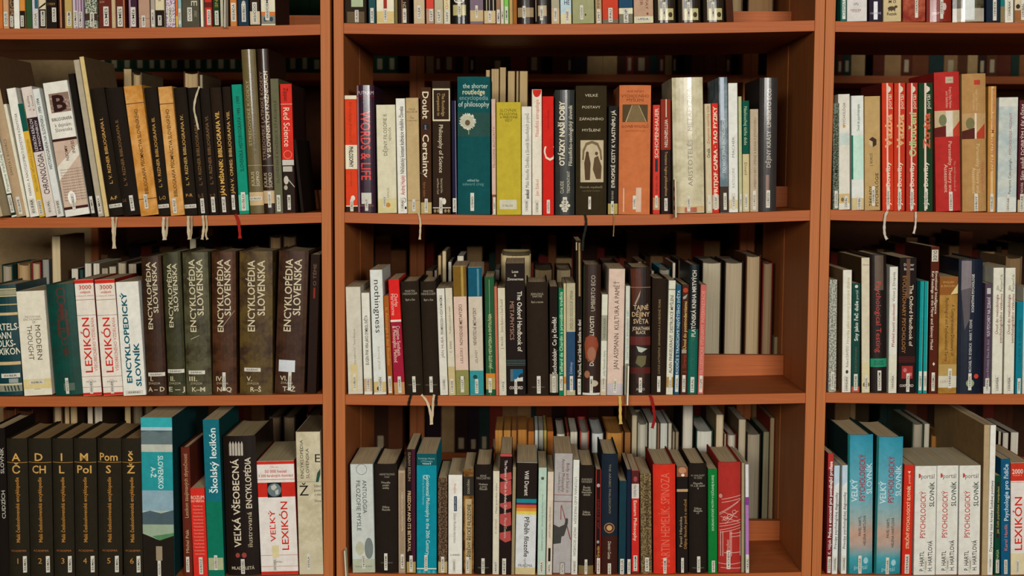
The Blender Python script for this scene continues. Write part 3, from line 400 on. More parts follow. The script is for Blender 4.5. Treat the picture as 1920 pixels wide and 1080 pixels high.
B('M', 1, 1239.5, 1257.5, 186, 1239, 1259, '241614', 'Pg', 150, 'dark red and black book titled Tractatus', [Bd(180, 281, '7c2818'), Rc(.5, .6, 186, 220, 'c8b49a'), Dn('WITTGENSTEIN', .55, 224, 276, 6, 'c8c0b0', 1), Dn('Tractatus logico-philosophicus', .55, 284, 368, 5, 'b08c54'), Sk('1/WIT', .5, 372, 396, 6)])
B('M', 1, 1260, 1319, 146, 1264, 1322, 'bcb496~a59c7c', 'Hg', 185, 'wide cream foil-wrapped book titled METAFYZIKA', [U('METAFYZIKA', .55, 165, 246, 9, '6c6450'), U('ARISTOTELÉS', .55, 262, 350, 9, '6c6450'), Bd(388, 399, 'b59a70'), Rc(.35, .75, 390, 400, '9a5034'), Sk('11/ARI', .48, 368, 398, 6)])
B('M', 1, 1321, 1333.5, 195, 1325, 1336, 'b8aa8a', 'Pg', 150, 'narrow beige book with red lettering', [U('Zmyslom maličký bůh', .5, 199, 270, 5, '9a4030'), U('Orelík', .5, 278, 296, 6, '2a2018', 1), Sk('11', .5, 366, 396, 6)])
B('M', 1, 1334, 1347, 194, 1337, 1348.5, 'bb2a1e', 'Pg', 150, 'narrow red book titled TAO FYZIKY', [U('FRITJOF CAPRA · TAO FYZIKY', .5, 200, 366, 7, 'd4c0a8', 2), Bd(366, 392, 'b8a890'), Sk('11/CAP', .5, 366, 394, 6)])
B('M', 1, 1348.5, 1363.5, 145, 1350, 1367, '5a6a70~8a949a', 'Pg', 150, 'narrow silver-blue book in foil, two colours', [Rc(.15, .6, 145, 225, 'aab4c0'), U('DO NOCI ZPÍVÁ ENCYKLOPEDIE', .5, 222, 324, 6, 'b8c0c0', 1), Bd(350, 402, '3a2c24'), Sk('11/CAS', .6, 362, 394, 6)])
B('M', 1, 1366, 1383.5, 156, 1367.5, 1385, 'ccccc4', 'Pg', 150, 'pale white book with faint small letters', [U('MACHEK', .5, 255, 296, 5, '6a6a64'), U('KATEGORIE', .5, 315, 352, 5, '8a8a80'), Bd(375, 392, 'c0b08a'), Sk('11/CH', .5, 362, 394, 6)])
B('M', 1, 1385, 1391.5, 181, 1387, 1392.5, 'a8aa80', 'P', 150, 'very thin pale green book', [Sk('11/DAL', .5, 364, 396, 4)])
B('M', 1, 1392.5, 1405.5, 189, 1393.5, 1406, '0e4a3c', 'P', 150, 'narrow dark green book over cream, titled Naslouchej', [Dn('Naslouchej tichu duše', .5, 200, 272, 6, 'b0b894'), Bd(289, 402, 'b8aa80'), Dn('Divald', .5, 305, 328, 5, '5a5034'), Sk('11/DIV', .5, 364, 394, 6)])
B('M', 1, 1406.5, 1422.5, 205, 1407, 1422, 'a89880', 'P', 150, 'pinkish beige book with faint reddish lettering', [U('UMBERTO BEO UMENIE A KRÁSA V STREDOVEKU', .6, 220, 354, 5, '6a5440'), Sk('11/ECO', .5, 358, 394, 6)])
B('M', 1, 1425, 1460, 146, 1423, 1456, '2e2a28', 'Hg', 170, 'tall charcoal book titled DĚJINY KRÁSY', [U('DĚJINY KRÁSY  UMBERTO ECO', .52, 166, 314, 8, 'b0a898'), Rc(.38, .56, 328, 390, '7c5e54'), Sk('11/ECO', .52, 357, 390, 7)])
# ---- middle bookcase, third shelf
B('M', 2, 647, 675, 539, 652, 680, 'bdb7a6', 'P', 150, 'cream book with thin handwriting-like title', [U('Dějiny umění a řeč - Teorie Blochové', .5, 618, 688, 4, '6a6050'), Rc(.2, .68, 684, 735, 'c0b080'), Sk('11/BLO', .45, 702, 734, 6)])
B('M', 2, 677, 691.5, 550, 682, 698, 'cbc8ba', 'P', 150, 'white book titled HRA JAKO SYMBOL SVĚTA', [U('EUGEN FINK HRA JAKO SYMBOL SVĚTA', .5, 592, 685, 6, '33302a', 1), Bd(711, 735, 'b39a78'), Sk('11/FIN', .55, 708, 734, 6)])
B('M', 2, 692.5, 716, 507, 700.5, 724, 'c5c8c0', 'P', 150, 'tall white book with black word nothingness', [Dn('nothingness', .55, 526, 625, 11, '24221e'), Dn('learning ghost', .55, 651, 694, 5, 'a08878'), Bd(717, 737, 'b8a26c'), El(.45, 730, 9, 9, '3a2c20'), Sk('11/GEN', .55, 706, 736, 7)])
B('M', 2, 718.5, 728.5, 556, 727, 737, '94501e', 'P', 150, 'narrow orange-brown book with gold lettering', [Dn('II. Antológia z diel filozofov', .5, 562, 702, 5, 'b88440'), Sk('11/HAN', .5, 706, 738, 6)])
B('M', 2, 727, 748, 525, 739, 759, 'c41f1c', 'Pg', 150, 'red and crimson book titled Creative Synthesis', [Bd(600.5, 604.5, 'd0c4b0'), Bd(604.5, 745, '8e1830'), Dn('Charles', .66, 552, 576, 7, 'd4b0a0'), Dn('Hartshorne', .34, 552, 592, 7, 'd4b0a0'), Dn('Creative Synthesis', .68, 612, 668, 7, 'd4b8a8'), Dn('& Philosophic Method', .34, 612, 680, 7, 'd4b8a8'), Bd(718, 742, 'a87c50'), Sk('11/HAR', .55, 707, 738, 6)])
for i, (a, b, c, d, rb) in enumerate([(749.5, 785, 761, 793, [('17110d', 5, [(771, 740), (768, 750), (766, 760)]), ('bba98a', 5, [(790, 740), (800, 752), (806, 770), (809, 796)])]), (787, 817, 794.5, 823, [('b5a384', 5, [(814, 740), (812, 752), (811, 775), (809, 794)]), ('17110d', 5, [(819, 740), (818, 750), (818, 760)])])]):
    B('M', 2, a, b, 529, c, d, '241b12', 'H', 160, ['left', 'right'][i] + ' of two alike black books titled Bytí a čas', [Hz('MARTIN', .5, 547, 18, 4, '8e8874'), Hz('HEIDEGGER', .5, 552, 27, 4, '8e8874'), Hz('Bytí a čas', .5, 563, 17, 4, 'a09a86'), Hz('OIKOYMENH', .5, 723, 22, 2.5, '6a624e'), Sk('11/HEI', .5, 707, 737, 6)], rb=rb)
B('M', 2, 818, 833, 542, 825, 840, 'c6c3b6', 'P', 150, 'white book with condensed black title, left of two', [U('FENOMENOLÓGIA A VOĽNÝ HUMANIZMUS', .5, 555, 628, 5, '35302a', 1), U('JÁN HUBA', .5, 632, 672, 5, '6a5048'), Sk('11/HRI', .55, 706, 738, 6)])
B('M', 2, 834, 847.5, 541, 841.5, 854.5, 'bfb8a2', 'P', 150, 'cream book with tan foot, thin title', [U('Problém a metóda v umení', .5, 575, 626, 4, '5a5244'), U('C. KARIS', .5, 640, 662, 4, '5a5244'), Bd(688, 742, 'b3a274'), Sk('11/KAR', .5, 711, 738, 6)])
B('M', 2, 847.5, 873.5, 500, 855.5, 879, 'c4aa98', 'Pg', 150, 'pink-cream book with gold wrap on top', [Bd(495, 557, '6b4f18'), Rc(.62, .8, 500, 557, '9a8040'), U('NOVODOBÍ METAFYZICI', .5, 572, 648, 6, '4a3830', 1), U('LELESKI', .5, 654, 682, 5, '5a4a40'), Bd(695, 745, '7c7a44'), Rg(.5, 710, 5, 1, '4a4830'), Sk('11/LET', .5, 706, 737, 6)])
B('M', 2, 876.5, 903, 502, 881, 907, 'b9ae9c', 'Pg', 150, 'cream book with turquoise top and foot', [Bd(495, 557, '0d4a5e'), Rc(.65, .8, 505, 556, '4a7a88'), U('NEVIDITEĽNÉ METAFYZIKY', .42, 578, 648, 6, '4a4038', 1), U('LELANSY', .5, 657, 682, 5, '5a5248'), Bd(696, 745, '2c8084'), El(.4, 708, 8, 8, '1c3a3c'), Sk('11/NET', .5, 712, 739, 6)])
B('M', 2, 908, 926.5, 520, 911.5, 929, '1e4a2c', 'Pg', 150, 'dark green book with gold title METAFYZIKA A ONTOLÓGIA', [Rc(.45, .52, 525, 745, '6a8a5c'), U('JÁN LETZ: METAFYZIKA A ONTOLÓGIA', .5, 589, 692, 6, 'a8a878', 1), Bd(701, 709, 'b8742c'), Bd(709, 731, '9c8a50'), Sk('11/LET', .45, 710, 737, 6)])
B('M', 2, 926.5, 931.5, 538, 930, 935, 'b36048', 'P', 150, 'very thin salmon book')
B('M', 2, 932.5, 947, 541, 936, 949.5, 'bdb69e', 'P', 150, 'cream book with thin brown title Skeptický text', [U('Slovo Bohom a Svet Rudolf', .5, 562, 624, 5, '6a5a4a'), U('J. RUSS', .5, 632, 656, 4, '5a5040'), Sk('11/FUJ', .55, 711, 740, 6)])
B('M', 2, 946.5, 985, 495, 950.5, 985.5, '1b130f', 'Pg', 165, 'tall black handbook titled METAPHYSICS', [Hz('Loux', .5, 510, 12, 5, 'b8b0a0', 1), Hz('&', .5, 517, 4, 5, 'b8b0a0'), Hz('Zimmerman', .5, 524, 30, 5, 'b8b0a0', 1), Dn('The Oxford Handbook of', .72, 547, 660, 9, 'c8c0b0', 1), Dn('METAPHYSICS', .32, 566, 638, 8, '9c7460'), *[Bd(v, v+.8, '4a6a66') for v in (676, 679, 682, 685)], Rc(.2, .85, 693, 716, '17587a'), Rc(.2, .35, 693, 716, '4a5c60'), Pg([(.42, 716), (.6, 708), (.85, 708), (.85, 716)], 'b8bcb4'), Pg([(.62, 706), (.8, 700), (.86, 704), (.86, 708), (.62, 710)], '202420'), Hz('OXFORD', .5, 728, 25, 6, 'c0b8a8', 1), Sk('11/OXF', .48, 712, 740, 5)])
B('M', 2, 987, 1027, 530, 989.5, 1029, '271d14', 'H', 160, 'black book titled Bytí a nicota', [Hz('JEAN-PAUL', .5, 552, 24, 4, '948c78'), Hz('SARTRE', .5, 556.5, 18, 4, '948c78'), Hz('Bytí a nicota', .5, 567, 22, 4, 'a09882'), Hz('OIKOYMENH', .5, 727, 24, 2.5, '6a624e'), Sk('11/SAR', .53, 706, 739, 7)])
B('M', 2, 1030, 1046.5, 538, 1031.5, 1046, '1b1410', 'P', 150, 'black book with bold white title Co je člověk?', [U('Suchodolsky  Co je člověk?', .55, 595, 702, 8, 'c8c2b4', 1), Bd(702, 737, '8a8270'), Sk('11/SUCH', .5, 706, 737, 6)])
B('M', 2, 1047.5, 1056, 542, 1048, 1057, '0e6a48', 'P', 150, 'thin bright green book with white italic title', [U('Teilhard de Chardin a pravoslávna tradícia', .5, 548, 704, 6, 'a8c4a0', 1), Sk('11/TEI', .5, 706, 733, 6)])
B('M', 2, 1056.5, 1061.5, 532, 1057.5, 1061.5, 'b5a880', 'P', 150, 'very thin cream and orange booklet', [Bd(707, 720, 'b8762c')])
B('M', 2, 1062, 1079, 532, 1062.5, 1079, 'a39c7e', 'P', 150, 'beige book with navy lower part, SOCIOLÓGIE', [Bd(623, 733, '24405c'), U('ÚVOD DO SOCIOLÓGIE UMENIA', .55, 546, 619, 6, '4c4634'), U('Dilthey', .5, 680, 702, 5, '8c98a8'), Sk('11/TUR', .55, 706, 736, 6)])
B('M', 2, 1079.8, 1091, 452, 1080.5, 1092, '1b130e', 'P', 150, 'tall narrow black book titled Estetika na dlani', [Rc(.45, .75, 456, 556, '8c7448'), Rc(0, .2, 455, 470, 'a09880'), U('Ptáčková, Karel Stibral: Estetika na dlani', .55, 600, 708, 6, 'c4bcac', 1), Sk('11/ZI A', .5, 711, 741, 6)])
B('M', 2, 1094, 1128, 497, 1093, 1124.5, '2a1a12', 'Hg', 170, 'dark book DĚJINY OŠKLIVOSTI with a reddish portrait', [Rc(0, .06, 500, 740, '1c3020'), U('DĚJINY OŠKLIVOSTI', .5, 594, 687, 8, 'c0b4a0', 1), U('UMBERTO ECO', .55, 517, 584, 8, 'a89c88'), Pg([(.08, 646), (.15, 634), (.45, 628), (.8, 634), (.9, 648), (.8, 660), (.7, 676), (.4, 680), (.15, 672)], '7e3a22'), El(.5, 664, 16, 26, '8c5c44'), El(.25, 703, 10, 14, '8c5a40'), El(.65, 720, 16, 12, 'a89c84'), Bd(738, 746, 'c0beb4'), Sk('11/UMB', .5, 706, 738, 6)])
B('M', 2, 1129, 1140, 553, 1125.5, 1137, 'c2c2b0', 'P', 150, 'narrow cream book with grey band', [Bd(592, 640, '8c8c78'), U('WEIZSÄCKER', .5, 597, 636, 4, '4a4a3c'), U('fyziky Nevšední dejiny', .55, 658, 708, 5, '5a5a4c'), Bd(712, 742, 'b8a48a'), Sk('11/WEI', .5, 706, 735, 6)])
B('M', 2, 1141.5, 1173, 505, 1138, 1168, 'c3ac9c', 'P', 160, 'wide pinkish beige book KULTURA A PAMĚŤ', [U('JAN ASSMANN  KULTURA A PAMĚŤ', .52, 528, 694, 9, '3c2c24'), Bd(720, 745, 'aba4a4'), Sk('19/ASS', .5, 711, 738, 6)], rb=[('b89c50', 6, [(1162, 743), (1163, 760), (1163, 780), (1164, 795)])])
B('M', 2, 1174, 1181.5, 537, 1171, 1179.5, 'b9bcae', 'P', 150, 'thin pale book with green letters', [U('TANATOLÓGIA: IMAGINÁRNY SVET', .5, 582, 676, 4, '4a6a5c')])
B('M', 2, 1182.5, 1221, 502, 1182, 1220, '221611', 'Hg', 165, 'wide dark book with gold title TAJNÉ DĚJINY SVĚTA', [Pg([(0, 505), (.5, 505), (.55, 540), (.4, 570), (.1, 575)], '4a2416'), Bd(539, 540.5, '7a5a40'), Pg([(.2, 570), (.5, 545), (.45, 556), (.25, 573)], '8a8878'), Hz('TAJNÉ', .52, 577, 28, 9, 'b89c74', 1), Hz('DĚJINY', .52, 590, 33, 9, 'b89c74', 1), Hz('SVĚTA', .52, 603, 28, 9, 'b89c74', 1), Hz('JONATHAN', .52, 616.5, 32, 7, 'b8a484', 1), Hz('BLACK', .52, 624, 18, 6, 'b8a484', 1), Bd(632, 648, '54201a'), Pg([(.3, 650), (.85, 655), (.55, 662), (.4, 660)], 'a0a898'), Pg([(.25, 682), (.35, 668), (.8, 668), (.75, 684), (.55, 690)], '5a5434'), Bd(690, 702, '4a1a14'), Rc(.3, .7, 700, 720, '3a2018'), Hz('ARGO', .5, 731, 16, 5, 'b0a088'), Sk('19/BLA', .5, 709, 737, 6)], rb=[('7c1414', 6, [(1219, 741), (1223, 752), (1226, 770), (1227, 785), (1223, 803)])])
B('M', 2, 1223, 1252, 523, 1222, 1248.5, '231911', 'H', 160, 'plain dark brown book with faint vertical title', [U('LUCIUS LACTANTIUS  SAVANAROLA A SLOBODNÉ TEORIE', .5, 562, 702, 4, '8c7450'), Sk('19/FLI', .5, 706, 736, 6)])
B('M', 2, 1254.5, 1268, 527, 1249.5, 1262, 'c2c0ae', 'P', 150, 'cream book titled DESTRUKCE MYŠLENÍ', [Bd(543, 544.5, '4a443a'), U('ALAIN FINKIELKRAUT  DESTRUKCE MYŠLENÍ', .52, 554, 701, 6, '3a342c', 1), Bd(708, 728, '9c7c40'), Sk('19/FIN', .55, 707, 736, 5)])
B('M', 2, 1269, 1278, 535, 1264, 1274, '1c4a60', 'Pg', 150, 'thin blue book with white letters', [U('RODIČE S TRADÍCIAMI NEJVĚTŠÍHO SVĚTA', .5, 545, 702, 5, 'a8b8bc', 1), Sk('13/KOL', .5, 704, 736, 6)])
B('M', 2, 1279.5, 1292.5, 534, 1276, 1288, '3e2014', 'Pg', 150, 'brown book titled Úvod do postmodernismu', [El(.5, 545, 9, 9, '9c3a24'), Pg([(.1, 558), (.8, 552), (.6, 560), (.2, 562)], '8c8c7c'), U('Úvod do postmodernismu', .5, 566, 655, 6, 'c0a05c', 1), Rc(.1, .8, 656, 663, '8a8474'), U('J. Grenz', .5, 666, 700, 6, '8c2c1c', 1), Sk('13/GRE', .5, 704, 736, 6)])
B('M', 2, 1293.5, 1313, 497, 1289.5, 1307, '10181a', 'Hg', 160, 'tall book PLATÓNSKÁ KNIHA MRTVÝCH, black above green', [Bd(618, 745, '0b5446'), U('PLATÓNSKÁ KNIHA MRTVÝCH', .5, 508, 632, 8, 'c0b8a8', 1), U('MICHAL KAŠPAR', .5, 640, 706, 5, '0c3830'), Sk('13/KAL', .5, 708, 737, 7)])
B('M', 2, 1314.5, 1326, 535, 1309, 1319, 'b05a50', 'P', 150, 'pink book at the right end of the row', [U('FILOZOFICKÉ VÝZNAMY INTERPRETÁCIE', .5, 546, 702, 6, 'c88a7c'), Sk('13/GPE', .5, 705, 737, 6)])
# ---- middle bookcase, lowest shelf
B('M', 3, 655, 699, 872, 661, 702.5, 'b5bab4', 'P', 155, 'pale grey book ANTOLÓGIA FILOZOFIE MYSLE', [Rg(.5, 882, 10, .8, '5a6060'), Bd(865, 872, 'b5bab4'), Dn('ANTOLÓGIA', .62, 902, 964, 8, '2c3430'), Dn('FILOZOFIE MYSLE', .34, 903, 997, 8, '2c3430'), El(.75, 1030, 16, 40, '6c7470'), El(.35, 1030, 16, 26, 'a8a890'), Bd(1050, 1080, 'a0a690'), Sk('14/ANT', .5, 1040, 1068, 6), Hz('KALLIGRAM', .5, 1064, 30, 3, '4a4c44')])
B('M', 3, 700.5, 744.5, 872, 704, 745, '1f1813', 'H', 160, 'wide black philosophy history book, sticker 14/ARM', [Hz('ARMSTRONG', .55, 891, 28, 4, '8a8474'), Hz('1940?', .55, 896, 9, 3, '8a8474'), Hz('Filosofie', .5, 906, 16, 4, 'a09a88'), Hz('pozdní', .5, 911, 12, 4, 'a09a88'), Hz('antiky', .5, 916, 12, 4, 'a09a88'), Hz('Dějiny', .5, 952, 13, 4, 'a09a88'), Hz('filosofie', .5, 957, 15, 4, 'a09a88'), Hz('OIKOYMENH', .5, 1057, 22, 2.5, '6a6454'), Sk('14/ARM', .47, 1039, 1071, 6)])
B('M', 3, 746, 759.5, 883, 747, 760, '8f7c64', 'P', 150, 'narrow beige-brown lattice patterned book', [Rc(.1, .9, 884, 1073, 'a08e76'), Rc(.16, .84, 888, 1070, '8a765e'), U('RACIONALITA NOVOVEKU', .55, 890, 1030, 3, 'c0b090'), Sk('14/BAK', .55, 1040, 1067, 6)])
B('M', 3, 761, 778.5, 844, 762, 779, '1c100f', 'Pg', 155, 'dark book FREEDOM AND ITS BETRAYAL, purple edge', [Rc(.6, 1, 844, 1075, '3c1626'), Dn('FREEDOM AND ITS BETRAYAL', .32, 922, 1036, 6, 'c0a47c', 1), Dn('ISAIAH BERLIN', .35, 850, 903, 5, '8c7860'), Bd(1055, 1076, '98804c'), Sk('14/BER', .5, 1043, 1074, 6)])
B('M', 3, 780, 819, 852, 781, 818, '0a7c8c', 'P', 155, 'teal book Continental Philosophy in the 20th Century', [Bd(847, 874, '0c4a50'), Hz('Routledge History', .5, 861, 30, 3.5, '7aa4a4'), Hz('of Philosophy', .5, 866, 22, 3.5, '7aa4a4'), Hz('Volume 8', .5, 870.5, 16, 3.5, 'c0ccc0', 1), Dn('Continental Philosophy in the 20th Century', .57, 892, 1042, 7, 'c4d0c4'), Dn('edited by Richard Kearney', .35, 892, 948, 4, '7ab0b4'), Rg(.45, 896, 4, 1, 'c4d0c4'), Bd(1067, 1069, 'c0ccc4'), *[Pg([(f, 1070), (f+.1, 1075), (f, 1080), (f-.1, 1075)], '4a9090') for f in (.15, .38, .62, .85)], Sk('14/CON', .47, 1042, 1072, 6)])
B('M', 3, 821, 838.5, 898, 821, 838.5, '6a5440+3a2a1c', 'P', 150, 'mottled brown book next to the teal one', [U('IDEA SPOLOČNOSTI A FILOZOFIE', .55, 905, 1030, 8, '2c2018', 1), Bd(1055, 1076, 'a08e66'), Sk('14/COR', .5, 1045, 1075, 6)])
B('M', 3, 840, 867, 892, 840.5, 866, 'd0cec4', 'P', 150, 'white book Základní filozofická interpretace', [Dn('Analýza', .5, 908, 927, 5, 'a05a3c'), Rc(.4, .62, 932, 960, '1c3448'), Dn('POCKET GUIDE', .5, 934, 958, 3, 'b0b8c0'), Dn('Základní filozofická interpretace', .48, 963, 1020, 5, '4a443a'), Hz('D. AVANZO', .5, 1042, 18, 3.5, '3a342c', 1), Sk('14/DAV', .42, 1050, 1076, 5)])
B('M', 3, 868, 888.5, 881, 869, 888, '4a2c12~8a6430', 'Pg', 150, 'brown pictorial book PŘÍBĚHY ŘECKÉ FILOZOFIE', [Bd(895, 931, '2b2822'), U('DOKOŘÁN', .5, 901, 927, 4, 'a89c80'), Rc(.18, .8, 937, 1078, 'a8946c'), U('PŘÍBĚHY ŘECKÉ FILOZOFIE', .55, 947, 1050, 7, '2a2018', 1), Sk('14/DEC', .4, 1046, 1076, 6)])
B('M', 3, 890, 922.5, 873, 889.5, 921.5, '1d1611', 'H', 160, 'black book titled Meditace o první filosofii', [Hz('RENÉ', .5, 893.5, 11, 4, '8a8474'), Hz('DESCARTES', .5, 898, 25, 4, '8a8474'), Hz('Meditace', .5, 909, 16, 4, 'a09a88'), Hz('o první', .5, 913.5, 13, 4, 'a09a88'), Hz('filosofii', .5, 918, 14, 4, 'a09a88'), Hz('OIKOYMENH', .5, 1066, 20, 2.5, '6a6454'), Sk('14/DES', .5, 1048, 1077, 6)])
B('M', 3, 924.5, 936.5, 885, 923, 935.5, 'c2bca6', 'P', 150, 'cream book titled Filosof proti sobě, small letters', [U('Mezi pravdou mýtu', .5, 908, 964, 4, '5c4a3c'), U('M. DESTREE', .5, 975, 1002, 4, '8a6a5a'), Sk('14/DET', .5, 1052, 1078, 6)])
B('M', 3, 937, 961, 852, 936.5, 957, '1e1210', 'Pg', 160, 'black and coral book The Masters of Truth', [Bd(852, 857, 'a84440'), *[Pg([(0, v), (.95, v-4), (1, v+h), (.5, v+h+4), (0, v+h-3)], 'a04440') for v, h in ((890, 9), (905, 22), (945, 8), (965, 20), (1000, 14))], Dn('The Masters of Truth in Archaic Greece', .5, 864, 965, 5, 'c0b4a8', 1), Dn('Marcel Detienne', .5, 972, 1010, 5, 'b0a498'), Sk('14/DET', .42, 1048, 1078, 7)])
B('M', 3, 961.5, 967.5, 877, 958.5, 964.5, '8a7c5c', 'P', 150, 'very thin tan book')
B('M', 3, 969, 1008, 869, 965.5, 1003.5, 'bfc2c2', 'Pg', 165, 'black and white book Příběh filozofie, rainbow stripes', [Bd(860, 937, '1e1510'), Dn('Will Durant', .5, 884, 931, 8, 'c0bab0', 1), Bd(937, 944, '107a84'), Bd(944, 948, '5a1c3c'), Bd(948, 954, 'b4512c'), Bd(954, 960, 'bf8238'), Bd(960, 966, 'cdb84c'), Dn('Příběh filozofie', .54, 971, 1046, 9, '2a1c16', 1), Dn('vydanie', .5, 1048, 1072, 4, '5a5248'), Hz('PRAGMA', .5, 1062, 26, 6, '5a5044'), Bd(1066, 1080, 'b9ab80')])
B('M', 3, 1010, 1025.5, 878, 1007.5, 1022.5, 'a3b9a8', 'P', 150, 'mint green book with a small grey dot', [El(.5, 898, 6, 6, '4a544c'), U('Slovenská filozofická revue', .5, 928, 988, 3, '5a7064'), U('kolektív autorov', .5, 992, 1034, 3, '3a4a42'), Sk('14/ERA', .5, 1052, 1077, 6)])
B('M', 3, 1027, 1038.5, 886, 1024, 1035, 'c2b5a2', 'P', 150, 'pale pink-cream book with black label at foot', [U('ANTONÍN FILIPENKO', .5, 940, 1022, 3, '5a4a3c'), Rc(.3, .7, 1029, 1054, '1c1612'), Sk('14/FIL', .5, 1055, 1078, 6)])
B('M', 3, 1040, 1074.5, 852, 1036.5, 1070, '9b9794', 'P', 165, 'grey book Body and Soul in Ancient Philosophy', [Dn('Body and Soul in', .76, 870, 925, 6, '5c2018'), Dn('Ancient Philosophy', .5, 862, 924, 6, '5c2018'), Dn('Frede/Reis (Eds.)', .28, 888, 924, 4, '4a4440'), Bd(929, 930, '8a4030'), Bd(941, 942.5, '8a4030'), Rc(.38, .42, 950, 976, '7c2c2c'), Pg([(.4, 948), (.44, 948), (.98, 1012), (.94, 1014)], '7c3030'), Pg([(0, 985), (.3, 990), (.6, 985), (.7, 972), (.8, 974), (.8, 982), (.72, 992), (.6, 1006), (.45, 1008), (.42, 1020), (0, 1022)], '3c3a38'), Bd(1076, 1080, '6a2c24'), Rc(.38, .68, 1056, 1080, '77736f'), Sk('14/FRE', .52, 1058, 1078, 6)])
B('M', 3, 1075.5, 1086.5, 864, 1070.5, 1083, 'c9c9bf', 'P', 150, 'narrow white book titled UTOPIAN AND MARXISM', [Dn('UTOPIAN AND MARXISM', .5, 896, 983, 5, '5a5a54'), Dn('VINCENT GEOGHEGAN', .5, 990, 1044, 5, '34342e'), Sk('14/GEO', .5, 1052, 1077, 6)])
B('M', 3, 1087.5, 1114.5, 874, 1084, 1113, '1f1712', 'H', 160, 'black history book with gold torn foot, sticker 14/GRA', [Hz('ANDREAS', .5, 900, 20, 4, '8a8474'), Hz('GRAESER', .5, 904.5, 20, 4, '8a8474'), Hz('Řecká', .5, 915, 13, 4, 'a09a88'), Hz('filosofie', .5, 919.5, 15, 4, 'a09a88'), Hz('klasického', .5, 924, 18, 4, 'a09a88'), Hz('období', .5, 928.5, 13, 4, 'a09a88'), Hz('Dějiny', .5, 961, 13, 4, 'a09a88'), Hz('filosofie', .5, 965.5, 15, 4, 'a09a88'), Bd(1062, 1080, '6c5a38'), Sk('14/GHA', .5, 1050, 1078, 5)])
B('M', 3, 1117, 1128, 882, 1116, 1126, '1d0f0e', 'Pg', 150, 'narrow black book with red edge, dotted ends', [Rc(0, .15, 882, 1075, 'a03028'), Rc(.85, 1, 882, 1075, '8a2420'), El(.5, 912, 6, 7, '8a9490'), El(.5, 1018, 5, 6, '7a8480'), U('Gracián', .5, 1026, 1047, 5, 'c0a050'), U('JAK SE VYZNAT', .5, 925, 1005, 4, '6a2a24'), Sk('14/GRO', .6, 1048, 1078, 6)])
B('M', 3, 1128.5, 1160, 853, 1127.5, 1158, '18212c', 'H', 160, 'navy book with round gold medallion, brown below', [Bd(1007, 1085, '34170f'), Dn('THE ARABIC PHILOSOPHY', .5, 862, 975, 4, '7c745c'), El(.48, 991.5, 19, 19, 'a87c4c', 28), El(.48, 991.5, 17, 17, '4a2a1c', 28), El(.48, 991.5, 10, 10, 'b08c5c', 24), Dn('Dimitri Gutas', .5, 1017, 1050, 6, 'b4a894'), Sk('14/GUT', .5, 1058, 1079, 6)])
B('M', 3, 1162, 1175, 903, 1159, 1173.5, '12303a', 'Pg', 140, 'short dark teal book', [Sk('14/GUA', .5, 1049, 1078, 7)])
B('M', 3, 1176, 1184, 882, 1174.5, 1183, '171c2e', 'P', 150, 'thin navy book left of a red one', [Sk('14/HAL', .6, 1050, 1078, 6)])
B('M', 3, 1185, 1198.5, 884, 1184, 1199, 'b32620', 'P', 150, 'red book titled Eastern Philosophy the basics', [Bd(880, 908, '4a1c1c'), El(.5, 900, 7, 10, '8a4040'), Bd(909, 936, 'b9b4ac'), Dn('the basics', .5, 911, 933, 6, '3a2a28'), Dn('Eastern Philosophy', .5, 940, 1016, 6, 'd4b8a4', 1), Bd(1074, 1085, '5a201c'), Sk('14/HAM', .5, 1043, 1072, 7)])
B('M', 3, 1200, 1221.5, 890, 1202.5, 1222.5, '7c6a48+4a3c24', 'Pg', 150, 'mottled gold book Stredoveká filozofia', [U('Stredoveká filozofia', .55, 902, 990, 8, '2c2014', 1), U('Eduard Herrmann', .6, 994, 1046, 6, '2c2014', 1), Sk('14/HEI', .55, 1047, 1073, 7)])
B('M', 3, 1224.5, 1267, 873, 1226, 1268, 'c02c1c', 'H', 165, 'bright red book with large outlined letters', [U('MARTIN HEMELÍK: SPINOZA', .52, 889, 1064, 17, 'c86050'), Sk('14/HEM', .5, 1048, 1079, 6)], cr='7a1c14')
B('M', 3, 1269, 1291, 877, 1270, 1290.5, '1d1511', 'Pg', 155, 'dark book with copper shield picture on top', [Bd(872, 896, '7c4c34'), El(.5, 884, 14, 12, 'a87858'), El(.55, 893, 6, 5, 'd0c8c0'), Bd(896, 918, '181310'), Bd(919, 924, 'a88460'), U('Pavel Hlavinka', .35, 966, 1032, 5, '9c8c74'), U('Dějiny filosofie jasně a stručně', .75, 938, 1031, 5, 'a5793f'), Sk('14/HLA', .5, 1048, 1076, 5)])
B('M', 3, 1292, 1326.5, 871, 1293, 1326, '1e1712', 'H', 160, 'black history book numbered II, sticker 14/HOL', [Hz('H. HOLZHEY', .5, 893.5, 25, 3.5, '8a8474'), Hz('W. RÖD', .5, 898, 15, 3.5, '8a8474'), Hz('Filosofie', .5, 908, 17, 4, 'a09a88'), Hz('19. a 20. století', .5, 912.5, 26, 4, 'a09a88'), Hz('II', .5, 917.5, 3, 3.5, 'a09a88'), Hz('Dějiny', .5, 955, 13, 4, 'a09a88'), Hz('filosofie', .5, 959.5, 16, 4, 'a09a88'), Hz('17', .5, 964, 4, 3.5, 'a09a88'), Hz('OIKOYMENH', .5, 1067, 22, 2.5, '6a6454'), Sk('14/HOL', .53, 1045, 1075, 6)])
B('M', 3, 1328, 1345.5, 881, 1328.5, 1346, '0d6a2c', 'P', 150, 'bright green book SOCIÁLNO-ETICKÉ MOTÍVY', [U('SOCIÁLNO-ETICKÉ MOTÍVY V SÚČASNEJ RUSKEJ', .5, 893, 997, 4, 'a4c4a0', 1), Sk('14/HRE', .55, 1053, 1075, 6)])
